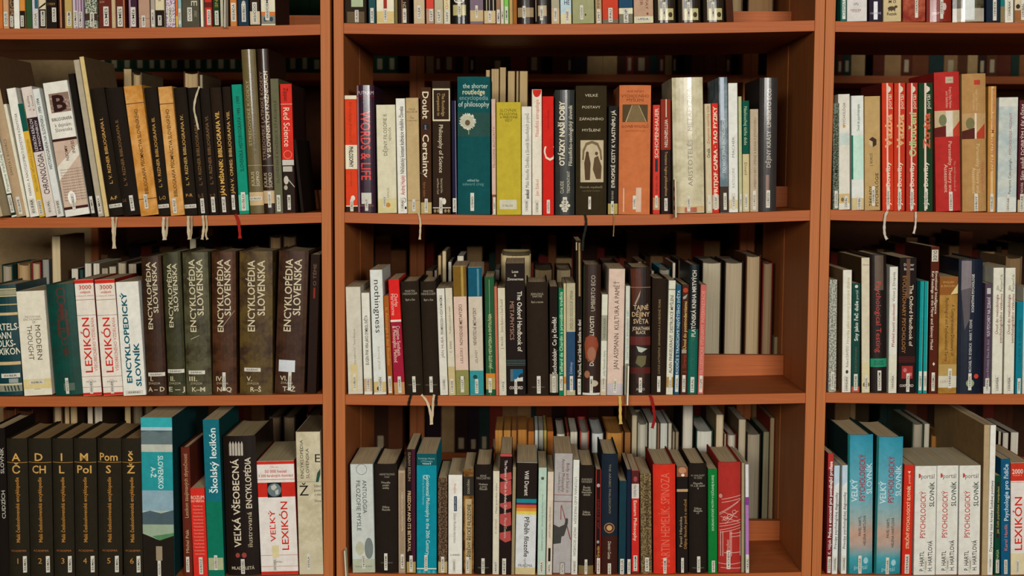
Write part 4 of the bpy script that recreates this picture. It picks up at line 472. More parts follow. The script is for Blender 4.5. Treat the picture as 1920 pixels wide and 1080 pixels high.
B('M', 3, 1347.5, 1390.5, 869, 1348, 1390, '9a2a24', 'H', 165, 'dark red book with white line drawing of a temple', [
  *[Pg([(x0, v0), (x1, v1), (x1, v1+.9), (x0, v0+.9)], 'c8a89c') for x0, v0, x1, v1 in ((.15, 938, 1, 931), (.15, 944, 1, 937), (.05, 964, 1, 939), (.05, 967, .9, 943), (.05, 984, 1, 977), (.05, 989, 1, 982), (.05, 996, 1, 987), (.1, 1000, 1, 992), (.1, 970, .9, 980), (.2, 961, .85, 972), (.15, 978, .9, 960), (.3, 984, .7, 966), (.5, 1002, 1, 1001), (.55, 1008, 1, 1007), (0, 1058, .5, 1060), (.5, 1060, 1, 1058), (.1, 1066, 1, 1068), (.25, 1038, 1, 1038))],
  *[Rc(f, f+.025, 998, 1045, 'c8a89c') for f in (.08, .18, .5, .56, .97)], Rg(.5, 970, 5, .8, 'c8a89c'), El(.1, 932, 6, 8, 'b88478'), Rg(.3, 974, 4, .8, 'c8a89c'), Rg(.7, 962, 4, .8, 'c8a89c'), U('myšlení', .4, 1014, 1033, 5, 'c8a89c'), Sk('14/CHEN', .44, 1034, 1069, 7)])
B('M', 3, 1391.5, 1397, 870, 1391, 1396, '8c8260', 'P', 150, 'very thin khaki book')
B('M', 3, 1398, 1404, 872, 1398.5, 1405, 'c4c2c6', 'P', 150, 'thin white and lilac book at the row end', [Bd(933, 948, '7a3484'), Bd(948, 1041, 'a06ca8'), Sk('14/KAL', .5, 1042, 1074, 6)])
# ---- right bookcase, top shelf
A('R', 1577, 1588, '1e5c50', 'P', 'narrow teal green book with tall white label', [Rc(.3, .85, -60, 36, 'c0c8bc'), U('CHMATA', .55, -5, 30, 5, '3a4a44')], dx=1)
A('R', 1589, 1627, 'c4bfba', 'Pg', 'wide white book with small seal', [Hz('(A)', .45, 7, 9, 5, '4a3c38'), Hz('HERDER', .45, 19, 20, 4, '6c3c30'), Hz('akadémia', .45, 22, 18, 2, '6c4c40')], dx=1)
A('R', 1630, 1655, '251c28', 'Pg', 'black-purple book with white strip', [Rc(.35, .65, 3, 37, 'd4d4d8'), Hz('OIKUMENE', .5, 25, 21, 4, '9a90a0')], dx=1)
A('R', 1657, 1691, 'b6a47c', 'P', 'beige book with little black bear, word Rezek', [Hz('M O', .5, 3, 14, 6, '2c241c', 1), El(.46, 16, 15, 8, '4a3c2c'), El(.7, 13, 6, 5, '4a3c2c'), Rc(.28, .34, 17, 21.5, '4a3c2c'), Rc(.42, .48, 17, 21.5, '4a3c2c'), Rc(.6, .66, 17, 21.5, '4a3c2c'), Hz('Rezek', .48, 26, 19, 6, '2c241c', 1)], dx=1)
A('R', 1693, 1736, '7c2a1e~a0523a', 'Pg', 'wide mottled red book in foil, sticker 159/ATK', [Sk('159/ATK', .6, -10, 34, 6)], dx=1)
A('R', 1739, 1786, '742418', 'Hg', 'wide dark red book with white emblem', [El(.7, 13, 8, 14, 'b8a8a0'), Hz('portál', .45, 24, 22, 7, 'c0a8a0'), Sk('159/ATK', .58, -8, 36, 6)], dx=1)
A('R', 1788, 1848, '2c2418~5a5440', 'Hg', 'very wide grey-black book with crinkled white sticker', [Bd(16, 42, '9c9484'), Rc(.3, .68, -4, 38, 'c4c8c4')], dx=1)
A('R', 1850, 1876, '14202e', 'Pg', 'dark navy book with sticker 159/ATK', [Sk('159/ATK', .6, -6, 39, 7)], dx=1)
A('R', 1877, 1885, '16686a', 'P', 'thin teal book with brown foot', [Bd(12, 44, '7c6a48')], dx=1)
A('R', 1886, 1902, 'ccc8b8', 'P', 'white book with sticker 159/BAK', [Bd(33, 44, 'd0ccc0'), Sk('159/BAK', .5, -8, 38, 7)], dx=1)
A('R', 1904, 1934, 'bcae90', 'Pg', 'cream and orange pictorial book at the photo edge', [Bd(19, 42, '8c5a34'), El(.2, 12, 8, 9, '34281c'), Sk('159/BAL', .5, 0, 38, 7)], dx=1)
# ---- right bookcase, second shelf
B('R', 1, 1560, 1571, 194, 1559, 1571, '6c7464+3c4438', 'Pg', 150, 'grey-green foil book at the left end', [U('STÁ A MAPOVANIE DUŠE ČLOVEKA', .5, 212, 350, 7, '1e241c', 1), Sk('159/ADL', .5, 358, 391, 6)])
B('R', 1, 1573, 1594.5, 177, 1573, 1595.5, 'c6c2b4', 'Pg', 150, 'white book lettered PSYCHOLÓGIA', [U('PSYCHOLÓGIA', .5, 193, 236, 5, '4a4034'), El(.5, 238, 5, 4, 'b89054'), Bd(250, 272, 'b0bcb4'), Bd(364, 382, 'b8a070'), El(.35, 375, 6, 8, '6c5c3c'), Sk('159/BL', .65, 368, 392, 6)])
B('R', 1, 1597, 1620.5, 180, 1598, 1621, 'c8cac2', 'Pg', 150, 'white and pale green book, small green title', [U('Úvod do psychoterapie', .55, 196, 246, 5, '1c5c48', 1), Bd(254, 337, 'b0ccbc'), Rc(0, .13, 254, 337, '176048'), Bd(372, 395, 'b8a67c'), Sk('159/BL', .6, 370, 393, 7)])
B('R', 1, 1622, 1652, 181, 1622.5, 1652, 'a98c5c', 'P', 150, 'tan book ZÁKLADY PSYCHOLÓGIE with small cube mark', [Pg([(.28, 262), (.5, 257), (.76, 262), (.76, 272), (.5, 277), (.28, 271)], '3c2a20'), Pg([(.28, 262), (.52, 266), (.52, 277), (.28, 271)], 'b09c74'), U('J. BOROŠ', .42, 288, 312, 5, '3c3020'), U('ZÁKLADY', .38, 349, 388, 6, '3c3020', 1), U('PSYCHOLÓGIE', .78, 325, 388, 6, '3c3020', 1), Sk('159/BOR', .55, 350, 387, 6)])
for i, (a, b, c, d, col, w1, wc, sv, rb) in enumerate([(1654, 1676.5, 1656, 1676.5, 'b8341a', 'Vazba', 'c8946c', 351, [('b0a898', 5, [(1664, 396), (1660, 405), (1658, 425), (1659, 440), (1663, 449)])]), (1677.5, 1699.5, 1677.5, 1697.5, 'b03018', 'Vazba', 'c09868', 354, []), (1701, 1721, 1699, 1721, '9c2a1c', 'Odloučení', '9cae74', 354, [('b4ac9c', 4, [(1717, 397), (1717, 410), (1716, 425), (1713, 438)])]), (1724, 1750, 1723, 1751, '16341c', 'Ztráta', 'b45034', 354, [])]):
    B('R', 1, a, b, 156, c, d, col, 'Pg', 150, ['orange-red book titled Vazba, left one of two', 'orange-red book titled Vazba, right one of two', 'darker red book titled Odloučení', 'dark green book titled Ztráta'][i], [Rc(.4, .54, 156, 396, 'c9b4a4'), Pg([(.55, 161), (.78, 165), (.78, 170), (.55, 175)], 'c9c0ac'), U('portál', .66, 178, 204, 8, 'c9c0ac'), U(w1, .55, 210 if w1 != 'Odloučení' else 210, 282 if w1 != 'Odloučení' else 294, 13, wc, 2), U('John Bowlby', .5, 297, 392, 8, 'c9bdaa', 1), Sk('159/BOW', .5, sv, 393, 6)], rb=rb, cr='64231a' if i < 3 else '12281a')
B('R', 1, 1753, 1802, 136, 1758, 1804, 'a42a26', 'H', 165, 'wide red handbook Personality Theory and Assessment', [Rc(.42, .74, 145, 157, 'b09078'), Rc(.47, .69, 147, 155, 'a8a088'), Hz('SAGE', .58, 151, 8, 3, '6a4a38'), Dn('Gregory J. Boyle, Matthews', .62, 164, 204, 5, 'c89c88'), Dn('and Saklofske', .48, 172, 203, 5, 'c89c88'), Bd(208, 257, 'b09c78'), Rc(.42, .7, 209, 257, 'c4bcac'), El(.3, 226, 14, 22, '6a6c4c'), Pg([(0, 240), (.42, 236), (.42, 257), (0, 257)], '5a1c18'), Pg([(.7, 244), (1, 228), (1, 257), (.7, 257)], 'a83a28'), Dn('Personality Theory and', .58, 266, 362, 7, 'c8b098'), Dn('Assessment', .4, 309, 362, 7, 'c8b098'), Dn('The SAGE Handbook of', .76, 303, 360, 4, 'c08070'), Sk('159/BOY', .57, 361, 397, 7)])
B('R', 1, 1803.5, 1852, 139, 1808, 1850, 'a07a4a', 'H', 165, 'wide tan handbook Personality Theory and Assessment', [Rc(.48, .74, 151, 160, 'a4382a'), Dn('Gregory J. Boyle, Matthews', .6, 168, 208, 5, 'b89c70'), Dn('and Saklofske', .48, 176, 207, 5, 'b89c70'), Bd(213, 261, 'a8885c'), Rc(.5, .58, 213, 261, 'c8bca8'), El(.32, 232, 16, 22, '6c6844'), Pg([(0, 246), (.5, 240), (.5, 261), (0, 261)], '4a2018'), Pg([(.58, 250), (.95, 232), (.95, 261), (.58, 261)], 'a03a24'), Dn('Personality Theory and', .64, 271, 362, 7, 'c4ac80'), Dn('Assessment', .46, 315, 364, 7, 'c4ac80'), Dn('The SAGE Handbook of', .84, 305, 362, 4, 'a8584a'), Sk('159/BOY', .54, 364, 402, 7)])
B('R', 1, 1854.5, 1871, 162, 1854, 1868, 'a8783a', 'Pg', 150, 'narrow golden orange book', [Rc(.35, .65, 162, 398, 'c0a070'), U('TONY BUZAN  Mentálne mapovanie', .55, 166, 322, 6, 'a05a3c', 1), Sk('159/BUZ', .5, 364, 398, 6)])
B('R', 1, 1873.5, 1911, 183, 1871, 1906, 'b4b8ae~9aa8a8', 'Pg', 155, 'pale blue-grey book PSYCHOLÓGIE HODNOT', [Bd(178, 200, 'c0bfb2'), U('Panajotis Cakirpaloglu', .62, 298, 364, 5, '3c342c'), U('PSYCHOLOGIE HODNOT', .62, 212, 290, 5, '8a4048'), Bd(370, 400, 'bcc0b8'), Sk('159/CAK', .55, 366, 401, 6)])
B('R', 1, 1913, 1928, 188, 1909, 1924, '4a1c20', 'Pg', 150, 'maroon book titled SÁM SOBĚ DOBRÝM', [U('Sám sobě DOBRÝM LÉKAŘEM', .5, 196, 338, 7, 'b8a8a0', 1), U('NOVÁK', .5, 342, 362, 5, 'b8a8a0'), Bd(375, 400, 'b0a080'), Sk('159/CAR', .5, 364, 398, 7)])
# ---- right bookcase, third shelf
B('R', 2, 1556, 1570.5, 525, 1553.5, 1568.5, 'a4a498+6c6c60', 'P', 140, 'grey patterned book at the left end', [Sk('159/DAN', .5, 698, 731, 6)])
B('R', 2, 1581.5, 1598.5, 507, 1579.5, 1596, 'c9c6b8', 'P', 190, 'white book titled Hranba jako nástroj', [U('Hranba jako nástroj poznání dítěte', .58, 521, 645, 6, '9a8a54'), U('Roland DAVIDO', .55, 649, 689, 5, '4a443a'), El(.55, 698, 5, 7, '34302a'), Sk('159/DAV', .5, 705, 735, 7)], cr='7a6244')
B('R', 2, 1599.5, 1614.5, 532, 1597, 1613, '143c34', 'Pg', 150, 'dark green book titled Sny jako řeč duše', [El(.5, 538, 6, 6, 'b8bcb0'), U('portál', .55, 545, 562, 5, 'a8b0a4'), U('Sny jako řeč duše', .5, 565, 640, 7, 'c8c8bc', 1), U('DIECKMANN', .5, 651, 699, 4, '5c5040'), Bd(726, 745, 'a04a38'), Sk('159/DIE', .5, 702, 733, 7)])
B('R', 2, 1616, 1631, 484, 1616, 1631.5, 'bdb49c', 'P', 190, 'tall cream book with tiny title', [Hz('Dilman', .55, 497, 11, 3, '4a4434'), Bd(680, 742, 'bfb48c'), El(.3, 722, 5, 8, '6a5c3c'), El(.8, 722, 5, 8, '6a5c3c'), Sk('159/DIL', .55, 704, 734, 6)], cr='4c3a24')
B('R', 2, 1634, 1664, 478, 1634, 1665, '1c1411', 'Hg', 170, 'black book with red title Psychological Testing', [Rc(.25, .8, 480, 545, '54463a'), Dn('Psychological Testing', .5, 529, 662, 10, 'a83c34'), Rc(0, 1, 673.5, 689.5, '1d7c5c'), Hz('SECOND', .5, 679, 18, 4, '0c2c24', 1), Hz('EDITION', .5, 684, 18, 4, '0c2c24', 1), Sk('159/DOM', .52, 696, 734, 7)])
B('R', 2, 1669, 1685.5, 501, 1667, 1681.5, 'c6c5ba', 'P', 150, 'white book titled Přehled teorií osobnosti', [U('Victor J. Drapela', .5, 511, 566, 5, '3a342c'), U('Přehled teorií osobnosti', .5, 570, 651, 5, '8a342c', 1), Bd(665, 735, 'c2c0ac'), Sk('159/DRA', .5, 700, 734, 6)])
B('R', 2, 1688.5, 1720, 484, 1684, 1717, '1b1210', 'Pg', 165, 'black handbook of EVOLUTIONARY PSYCHOLOGY', [Hz('Dunbar', .55, 497, 19, 5, 'b0a498', 1), Hz('Barrett', .55, 505, 18, 5, 'b0a498', 1), Rc(.4, .62, 486, 560, '5a4030'), Dn('The Oxford Handbook of', .72, 535, 650, 7, 'c0b49c', 1), Dn('EVOLUTIONARY PSYCHOLOGY', .3, 518, 663, 7, '8c6034', 1), *[Bd(v, v+.8, '6a2420') for v in (670, 673, 676, 679)], Rc(.2, .85, 687, 711, '8a2c28'), El(.4, 695, 7, 8, 'b0605c'), El(.7, 703, 7, 7, 'b0605c'), Hz('OXFORD', .5, 724, 26, 5, 'b8aca0', 1), Sk('159/DUN', .57, 701, 736, 6)])
for i, (a, b, c, d) in enumerate([(1727.5, 1733.5, 1722.5, 1729.5), (1735, 1742, 1731.5, 1738.5)]):
    B('R', 2, a, b, 528, c, d, '0e8484', 'P', 150, ['left', 'right'][i] + ' of two alike thin turquoise books', [Rc(.85, 1, 528, 738, '8ab0a0'), Sk('159/EIT', .5, 697, 733, 6)])
B('R', 2, 1747.5, 1762.5, 463, 1741.5, 1758, '4a1e12', 'P', 170, 'tallest brown book titled Emotional Intelligence', [Rc(.08, .85, 469, 491, 'b8b4a4'), Dn('DUDE', .5, 471, 489, 7, '24201c', 1), Dn('Emotional Intelligence', .7, 509, 589, 5, 'c0b4a0', 1), Dn('Key Readings on the Mayer and Salovey Model', .28, 509, 656, 5, 'c0b4a0', 1), Pg([(.4, 683), (.55, 679.5), (.7, 683), (.55, 686.5)], 'c8c0b0'), Sk('159/EMO', .5, 699, 734, 6)], cr='2c140c')
B('R', 2, 1763.5, 1798.5, 520, 1760, 1794.5, '8c6428~a07a3c', 'Pg', 155, 'worn tan dictionary of psychological terms', [Bd(515, 554, '7c4c20'), Hz('ENGLISH', .48, 530, 20, 4, 'b08c50'), Hz('& ENGLISH', .45, 537, 26, 4, 'b08c50'), Pg([(.6, 553), (1, 533), (1, 551)], 'c0b078'), Dn('A Comprehensive Dictionary of', .75, 572, 668, 6, '2c1c10'), Dn('Psychological and Psychoanalytical Terms', .42, 560, 678, 6, '2c1c10'), Bd(684, 706, 'a0844c'), Bd(706, 728, 'b8b4a0'), Hz('159.9', .35, 717, 16, 5, '9a7058'), Sk('159/ENG', .62, 692, 729, 7)])
B('R', 2, 1800, 1847, 487, 1797, 1841, '141a28', 'Hg', 175, 'wide navy book titled KOGNITIVNÍ PSYCHOLOGIE', [Rc(.1, .5, 490, 545, '6e6468'), Pg([(.1, 545), (.5, 540), (.45, 600), (.25, 620)], '4c4448'), U('MICHAEL W. EYSENCK · MARK T. KEANE', .5, 600, 699, 5, 'a8a8a4', 1), U('KOGNITIVNÍ PSYCHOLOGIE', .57, 515, 586, 5, 'b8b8b0', 1), El(.52, 720, 15, 15, '7c9068', 24), El(.78, 707, 9, 9, 'b83a28', 24), Sk('159/EYS', .5, 701, 733, 6)], pg='7a6a50')
B('R', 2, 1848.5, 1862, 532, 1845, 1857.5, '483a48', 'P', 150, 'purple-grey book titled VLIV PSYCHIKY NA ZDRAVÍ', [Rc(.25, .8, 541, 552, 'a8a4a0'), U('VLIV PSYCHIKY NA ZDRAVÍ', .55, 558, 632, 6, 'b8b0b4', 1), U('Jaro Křivohlavý, Elena Brit, Emil', .55, 638, 710, 4, '948a98'), Bd(726, 742, 'bcb8b0'), Sk('159/FAL', .5, 710, 734, 7)])
for i, (a, b, c, d) in enumerate([(1864, 1885, 1861.5, 1880), (1886.5, 1906, 1883, 1902)]):
    B('R', 2, a, b, 503, c, d, 'c6c3b2', 'P', 150, ['left', 'right'][i] + ' of two cream books Úvod do metodologie', [U('Ján', .38, 535, 547, 5, '4a4438'), U('Ferjenčík', .75, 515, 547, 5, '4a4438'), U('Úvod do metodologie', .38, 553, 627, 5, '74342c', 1), U('psychologického výzkumu', .76, 552, 644, 5, '74342c', 1), Sk('159/FER', .5, 704, 737, 7)])
B('R', 2, 1907.5, 1920.5, 567, 1904, 1917, '0e6c7c', 'P', 150, 'teal book with rounded top pattern at the edge', [U('ĽUDIA A VEDOMIE', .5, 600, 680, 5, '0c4854'), Sk('159/FR', .5, 710, 739, 6)])
B('R', 2, 1921, 1940, 540, 1917.5, 1937, 'bdb9aa', 'P', 150, 'pale book just cut by the photo edge', ())
# ---- right bookcase, lowest shelf
B('R', 3, 1553, 1564.5, 851, 1549.5, 1559.5, '6a1c20', 'P', 150, 'maroon book Práce s emocemi pro pomáhající', [Bd(848, 882, 'a02c28'), U('Práce s emocemi pro pomáhající profese', .5, 866, 1009, 6, 'd0c4bc', 2), U('K. Hájek', .5, 1012, 1040, 6, 'c8b4ac', 1), Sk('159/HAJ', .5, 1044, 1075, 6)])
for i, (a, b, c, d) in enumerate([(1565, 1575.5, 1560, 1570.5), (1580, 1591, 1578, 1588)]):
    B('R', 3, a, b, 874, c, d, 'c8cac6', 'P', 150, ['left', 'right'][i] + ' of two white-blue books Princípy psychologickej diagnostiky', [Bd(868, 904, 'a8bcc8'), Pg([(0, 904), (1, 904), (0, 914)], 'a8bcc8'), U('Princípy psychologickej diagnostiky', .5, 924, 1030, 5, '3a3a38', 1), Sk('159/HAL', .5, 1044, 1072, 6)])
GR = 'G:0.0,1c7480,0.03,3a8a94,0.055,a08c80,0.075,ac8a78,0.10,8a9894,0.14,5c98a4,0.24,2f8498,0.27,1c6c8c'
for i, (a, b, yt, c, d, dv) in enumerate([(1590.5, 1640, 817, 1590.5, 1637, 0), (1645, 1698, 821, 1642, 1689, 4)]):
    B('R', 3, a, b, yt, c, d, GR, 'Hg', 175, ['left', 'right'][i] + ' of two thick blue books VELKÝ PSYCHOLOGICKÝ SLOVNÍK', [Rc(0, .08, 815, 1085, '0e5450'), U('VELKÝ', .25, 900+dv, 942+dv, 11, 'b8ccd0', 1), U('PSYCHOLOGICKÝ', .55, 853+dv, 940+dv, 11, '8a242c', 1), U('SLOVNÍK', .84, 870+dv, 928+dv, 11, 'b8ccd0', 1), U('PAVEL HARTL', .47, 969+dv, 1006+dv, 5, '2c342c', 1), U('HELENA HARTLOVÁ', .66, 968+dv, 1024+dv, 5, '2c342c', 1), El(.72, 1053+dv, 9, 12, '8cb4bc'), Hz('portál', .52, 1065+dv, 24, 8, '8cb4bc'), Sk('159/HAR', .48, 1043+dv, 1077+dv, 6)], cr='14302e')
B('R', 3, 1698, 1715.5, 873, 1691, 1711, 'b82818', 'Pg', 150, 'red book STRUČNÝ PSYCHOLOGICKÝ SLOVNÍK', [Pg([(.35, 885), (.65, 885), (.5, 890)], 'd0c8b0'), U('portál', .5, 892, 908, 4, 'd0b8a0'), U('STRUČNÝ PSYCHOLOGICKÝ SLOVNÍK', .5, 912, 1030, 6, 'd4c098', 1), Sk('159/HAR', .5, 1041, 1077, 8)])
for i, (a, b, c, d) in enumerate([(1716.5, 1758, 1713.5, 1754), (1759, 1799.5, 1755.5, 1796.5), (1801, 1841, 1798, 1839)]):
    B('R', 3, a, b, 875, c, d, 'c9c8be', 'P', 165, ['left', 'middle', 'right'][i] + ' of three thick white books PSYCHOLOGICKÝ SLOVNÍK', [Hz('portál', .58, 894, 24, 9, '54504a'), Pg([(.16, 889), (.24, 890), (.27, 893.5), (.24, 897), (.16, 898)], 'a84038'), U('PSYCHOLOGICKÝ', .38, 922, 1010, 10, 'a83c34', 1), U('SLOVNÍK', .78, 905, 951, 9, '243c30', 1), U('P. HARTL', .36, 1035, 1072, 8, '34302a', 1), U('H. HARTLOVÁ', .74, 1015, 1072, 8, '34302a', 1), Sk('159/HAR', .55, 1046, 1076, 4)], pg='c4b592')
B('R', 3, 1846.5, 1857, 798, 1841, 1852.5, 'a08c6a', 'P', 300, 'tall tan folder reaching far back, small brown label', (), cr='8c7048')
B('R', 3, 1858, 1871, 799, 1853.5, 1862, 'd0cfc6', 'P', 300, 'tall thin white book Dynamický test', [U('Dynamický test kresby ľudskej postavy', .5, 902, 1036, 5, '2c2a26', 1), Sk('159/HAS', .5, 1040, 1075, 4)])
B('R', 3, 1868, 1878, 893, 1865, 1876.5, '0e3a28', 'P', 150, 'dark green book titled Jak čelit psychické manipulaci', [Rc(.25, .75, 905, 1010, '241c14'), U('Jak čelit psychické manipulaci', .5, 914, 1002, 4, 'a8a060'), U('NASA', .5, 1032, 1050, 5, '9cae7c'), Sk('159/HAU', .5, 1051, 1076, 6)])
B('R', 3, 1878, 1895.5, 862, 1878, 1895.5, '0e4c6c', 'Pg', 155, 'blue book titled Psychologie pro řidiče', [U('Psychologie pro řidiče', .55, 872, 978, 8, 'b8c8cc', 1), U('Karel Havlík', .52, 984, 1034, 6, 'a86c6c', 1), Sk('159/HAV', .5, 1051, 1078, 6)])
B('R', 3, 1897, 1934, 870, 1896.5, 1934, 'cbc4bc', 'Pg', 165, 'red-topped white LEXIKÓN book cut by the edge', [Bd(864, 904, 'b4301e'), Hz('2000', .35, 886, 20, 9, 'd0c4b4', 1), Hz('hesiel a', .35, 893, 16, 3, 'd0a090'), Bd(906, 907, 'b08070'), U('LEXIKÓN', .38, 934, 1034, 14, RED, 1), Bd(1040, 1085, 'c4b894'), Sk('159/HAV', .35, 1052, 1078, 5)], cr='8c1c14')
# ---------------------------------------------------------------- outlines of every string
STR = {}
def need(t, b):
    if t and (t, b) not in STR: STR[(t, b)] = None
for e in BK:
    for it in e[11]:
        if it[0] == 't': need(it[2], it[8])
        elif it[0] == 'h': need(it[1], it[7])
        elif it[0] in ('s', 'sh'): need(it[1], 1)
need('B', 2)
tmp = []
for (t, b) in STR:
    c = bpy.data.curves.new('t', 'FONT'); c.body = t; c.size = 1.0; c.resolution_u = 2; c.offset = {0: 0.0, 1: .012, 2: .03}[b]
    o = bpy.data.objects.new('t', c); C.objects.link(o); tmp.append(((t, b), o))
bpy.context.view_layer.update()
dg = bpy.context.evaluated_depsgraph_get()
for k, o in tmp:
    me = o.evaluated_get(dg).to_mesh()
    vs = [(v.co.x, v.co.y) for v in me.vertices]; fs = [tuple(p.vertices) for p in me.polygons]
    xs = [v[0] for v in vs] or [0, 1]
    STR[k] = (vs, fs, min(xs), max(xs)); o.evaluated_get(dg).to_mesh_clear()
for k, o in tmp:
    c = o.data; bpy.data.objects.remove(o); bpy.data.curves.remove(c)
CAPH = 0.73
from mathutils.geometry import tessellate_polygon
def clip(poly, x0, x1):
    for s, lim in ((1, x0), (-1, x1)):
        out = []; n = len(poly)
        if not n: return []
        for i in range(n):
            p, q = poly[i], poly[(i+1) % n]
            ip = s*(p[0]-lim) >= -1e-9; iq = s*(q[0]-lim) >= -1e-9
            if ip: out.append(p)
            if ip != iq:
                t = (lim-p[0])/(q[0]-p[0]); out.append((lim, p[1]+(q[1]-p[1])*t))
        poly = out
    return poly
class Spine:
    """printing on a book spine: x across, z up, follows the rounded profile"""
    def __init__(s, prof, H, vb, yt, w): s.prof = prof; s.H = H; s.vb = vb; s.k = H/(vb-yt); s.w = w; s.rim = .0006
    def z(s, v): return (s.vb-v)*s.k
    def x(s, fx): return (fx-.5)*s.w
    def y(s, x):
        p = s.prof
        for i in range(len(p)-1):
            if x <= p[i+1][0]+1e-9:
                t = (x-p[i][0])/max(1e-9, p[i+1][0]-p[i][0]); return p[i][1]+(p[i+1][1]-p[i][1])*max(0, min(1, t))
        return p[-1][1]
    def put(s, mb, polys, m, off, cut=True):
        vs = []; fs = []
        if not cut and any(abs(q[0]) > s.w/2 for po in polys for q in po): cut = True
        for po in polys:
            parts = []
            if cut:
                xa = min(q[0] for q in po); xb = max(q[0] for q in po)
                for i in range(len(s.prof)-1):
                    a, b = s.prof[i][0], s.prof[i+1][0]
                    if b <= xa or a >= xb: continue
                    c = clip(po, a, b)
                    if len(c) > 2: parts.append((c, i))
            else: parts.append((po, None))
            for c, i in parts:
                k = len(vs)
                for q in c: vs.append((q[0], s.y(q[0])-off, max(.0003, min(s.H-.0003, q[1]))))
                fs.append(tuple(range(k, k+len(c))))
        if fs: mb.add(vs, fs, m)
def text_polys(key, box, mode):
    """box = centre x, centre z, length, cap height"""
    vs, fs, xa, xb = STR[key]; cx, cz, ln, h = box; sx = ln/max(1e-6, xb-xa); sy = h/CAPH; sx = min(sx, sy*(1.35 if key[0] == 'C' else 1.1 if len(key[0]) < 4 else 1.45))
    out = []
    for x, y in vs:
        a = (x-(xa+xb)/2)*sx; b = (y-CAPH/2)*sy
        if mode == 'h': out.append((cx+a, cz+b))
        elif mode == 'u': out.append((cx-b, cz+a))
        else: out.append((cx+b, cz-a))
    return [[out[i] for i in f] for f in fs]
def ell(cx, cz, rx, rz, n=20): return [(cx+rx*math.cos(2*PI*i/n), cz+rz*math.sin(2*PI*i/n)) for i in range(n)]
def rect(x0, x1, z0, z1): return [(x0, z0), (x1, z0), (x1, z1), (x0, z1)]
def profile(w, kind):
    if kind[0] == 'H':
        b = min(.15*w, .0050); n = 8
        return [(-w/2+w*i/n, b*abs(2*i/n-1)**2.4) for i in range(n+1)]
    e = min(.0008, w*.12)
    return [(-w/2, e), (-w/2+e, 0), (w/2-e, 0), (w/2, e)]
def book_geo(root, w, H, dep, kind, col, pg, cr=None, pr=None, fin=None):
    prof = profile(w, kind); hard = kind[0] == 'H'
    t = min(.0026 if hard else .0006, w*.14)
    fin = fin or ({'Hg': 'f', 'Pg': 'g'}.get(kind, 'm'))
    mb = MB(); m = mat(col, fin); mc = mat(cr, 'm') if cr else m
    n = len(prof)
    inner = [(max(-w/2+t, min(w/2-t, x)), y+t) for x, y in prof]
    # spine
    vs = []; fs = []
    for (x, y), (xi, yi) in zip(prof, inner): vs += [(x, y, 0), (x, y, H), (xi, yi, 0), (xi, yi, H)]
    for i in range(n-1):
        a = 4*i; b = a+4
        fs += [(a, b, b+1, a+1), (a+2, a+3, b+3, b+2), (a+1, b+1, b+3, a+3), (a, a+2, b+2, b)]
    mb.add(vs, fs, m)
    for s in (-1, 1):
        x0, x1 = sorted((s*w/2, s*(w/2-t))); y0 = prof[0][1] if s < 0 else prof[-1][1]
        mb.box(x0, x1, y0+.0004, dep, 0, H, mc)
    # pages
    pm = pages_mat(pg); pb = MB(); xi = w/2-t-.0001
    zi = .003 if hard else .0006; yb = dep-(.004 if hard else .0004); ys = prof[0][1]+t+(.001 if hard else .0004)
    dip = min(.006, w*.12) if hard else 0
    sag = .0015 if hard else .0
    N = 6; vs = []
    for i in range(N+1):
        f = 2*i/N-1; x = xi*f
        vs += [(x, ys, zi), (x, ys, H-zi-sag*(1-f*f)*.5), (x, yb-dip*(1-f*f), zi), (x, yb-dip*(1-f*f), H-zi-sag*(1-f*f)*.5)]
    fs = []
    for i in range(N):
        a = 4*i; b = a+4
        fs += [(a+1, b+1, b+3, a+3), (a, a+2, b+2, b), (a+2, a+3, b+3, b+2), (a, b, b+1, a+1)]
    fs += [(0, 1, 3, 2), (4*N, 4*N+2, 4*N+3, 4*N+1)]
    pb.add(vs, fs, pm)
    return mb, pb, prof, m, fin
def ribbon(root, col, wpx, path):
    inv = root.matrix_basis.inverted(); pts = [P(u, v, -.0030 - (.0012 if i else 0)) for i, (u, v) in enumerate(path)]
    # smooth the path
    q = []
    for i in range(len(pts)-1):
        p0 = pts[max(0, i-1)]; p1 = pts[i]; p2 = pts[i+1]; p3 = pts[min(len(pts)-1, i+2)]
        for j in range(5):
            t = j/5; q.append(.5*((2*p1)+(p2-p0)*t+(2*p0-5*p1+4*p2-p3)*t*t+(3*p1-p0-3*p2+p3)*t**3))
    q.append(pts[-1]); hw = wpx*.000942/2; vs = []; fs = []
    for i, p in enumerate(q):
        d = (q[min(i+1, len(q)-1)]-q[max(0, i-1)]).normalized(); nx = Vector((d.z, 0, -d.x)); f = 1-.25*math.sin(i*.9)**2
        if i == len(q)-1: f = 1.25
        for yy in (-.0003, .0003):
            for s in (-1, 1):
                r = inv @ Vector((p.x+s*nx.x*hw*f, p.y+yy+s*.0006*math.sin(i*.7), p.z+s*nx.z*hw*f)); vs.append(tuple(r))
    for i in range(len(q)-1):
        a = 4*i; b = a+4; fs += [(a, a+1, b+1, b), (a+2, b+2, b+3, a+3), (a, b, b+2, a+2), (a+1, a+3, b+3, b+1)]
    mb = MB(); mb.add(vs, fs, mat(col, 't')); mb.build('bookmark_ribbon', root)
FRONT = []   # bay,row,x0,x1 at top, desc
seen = {}
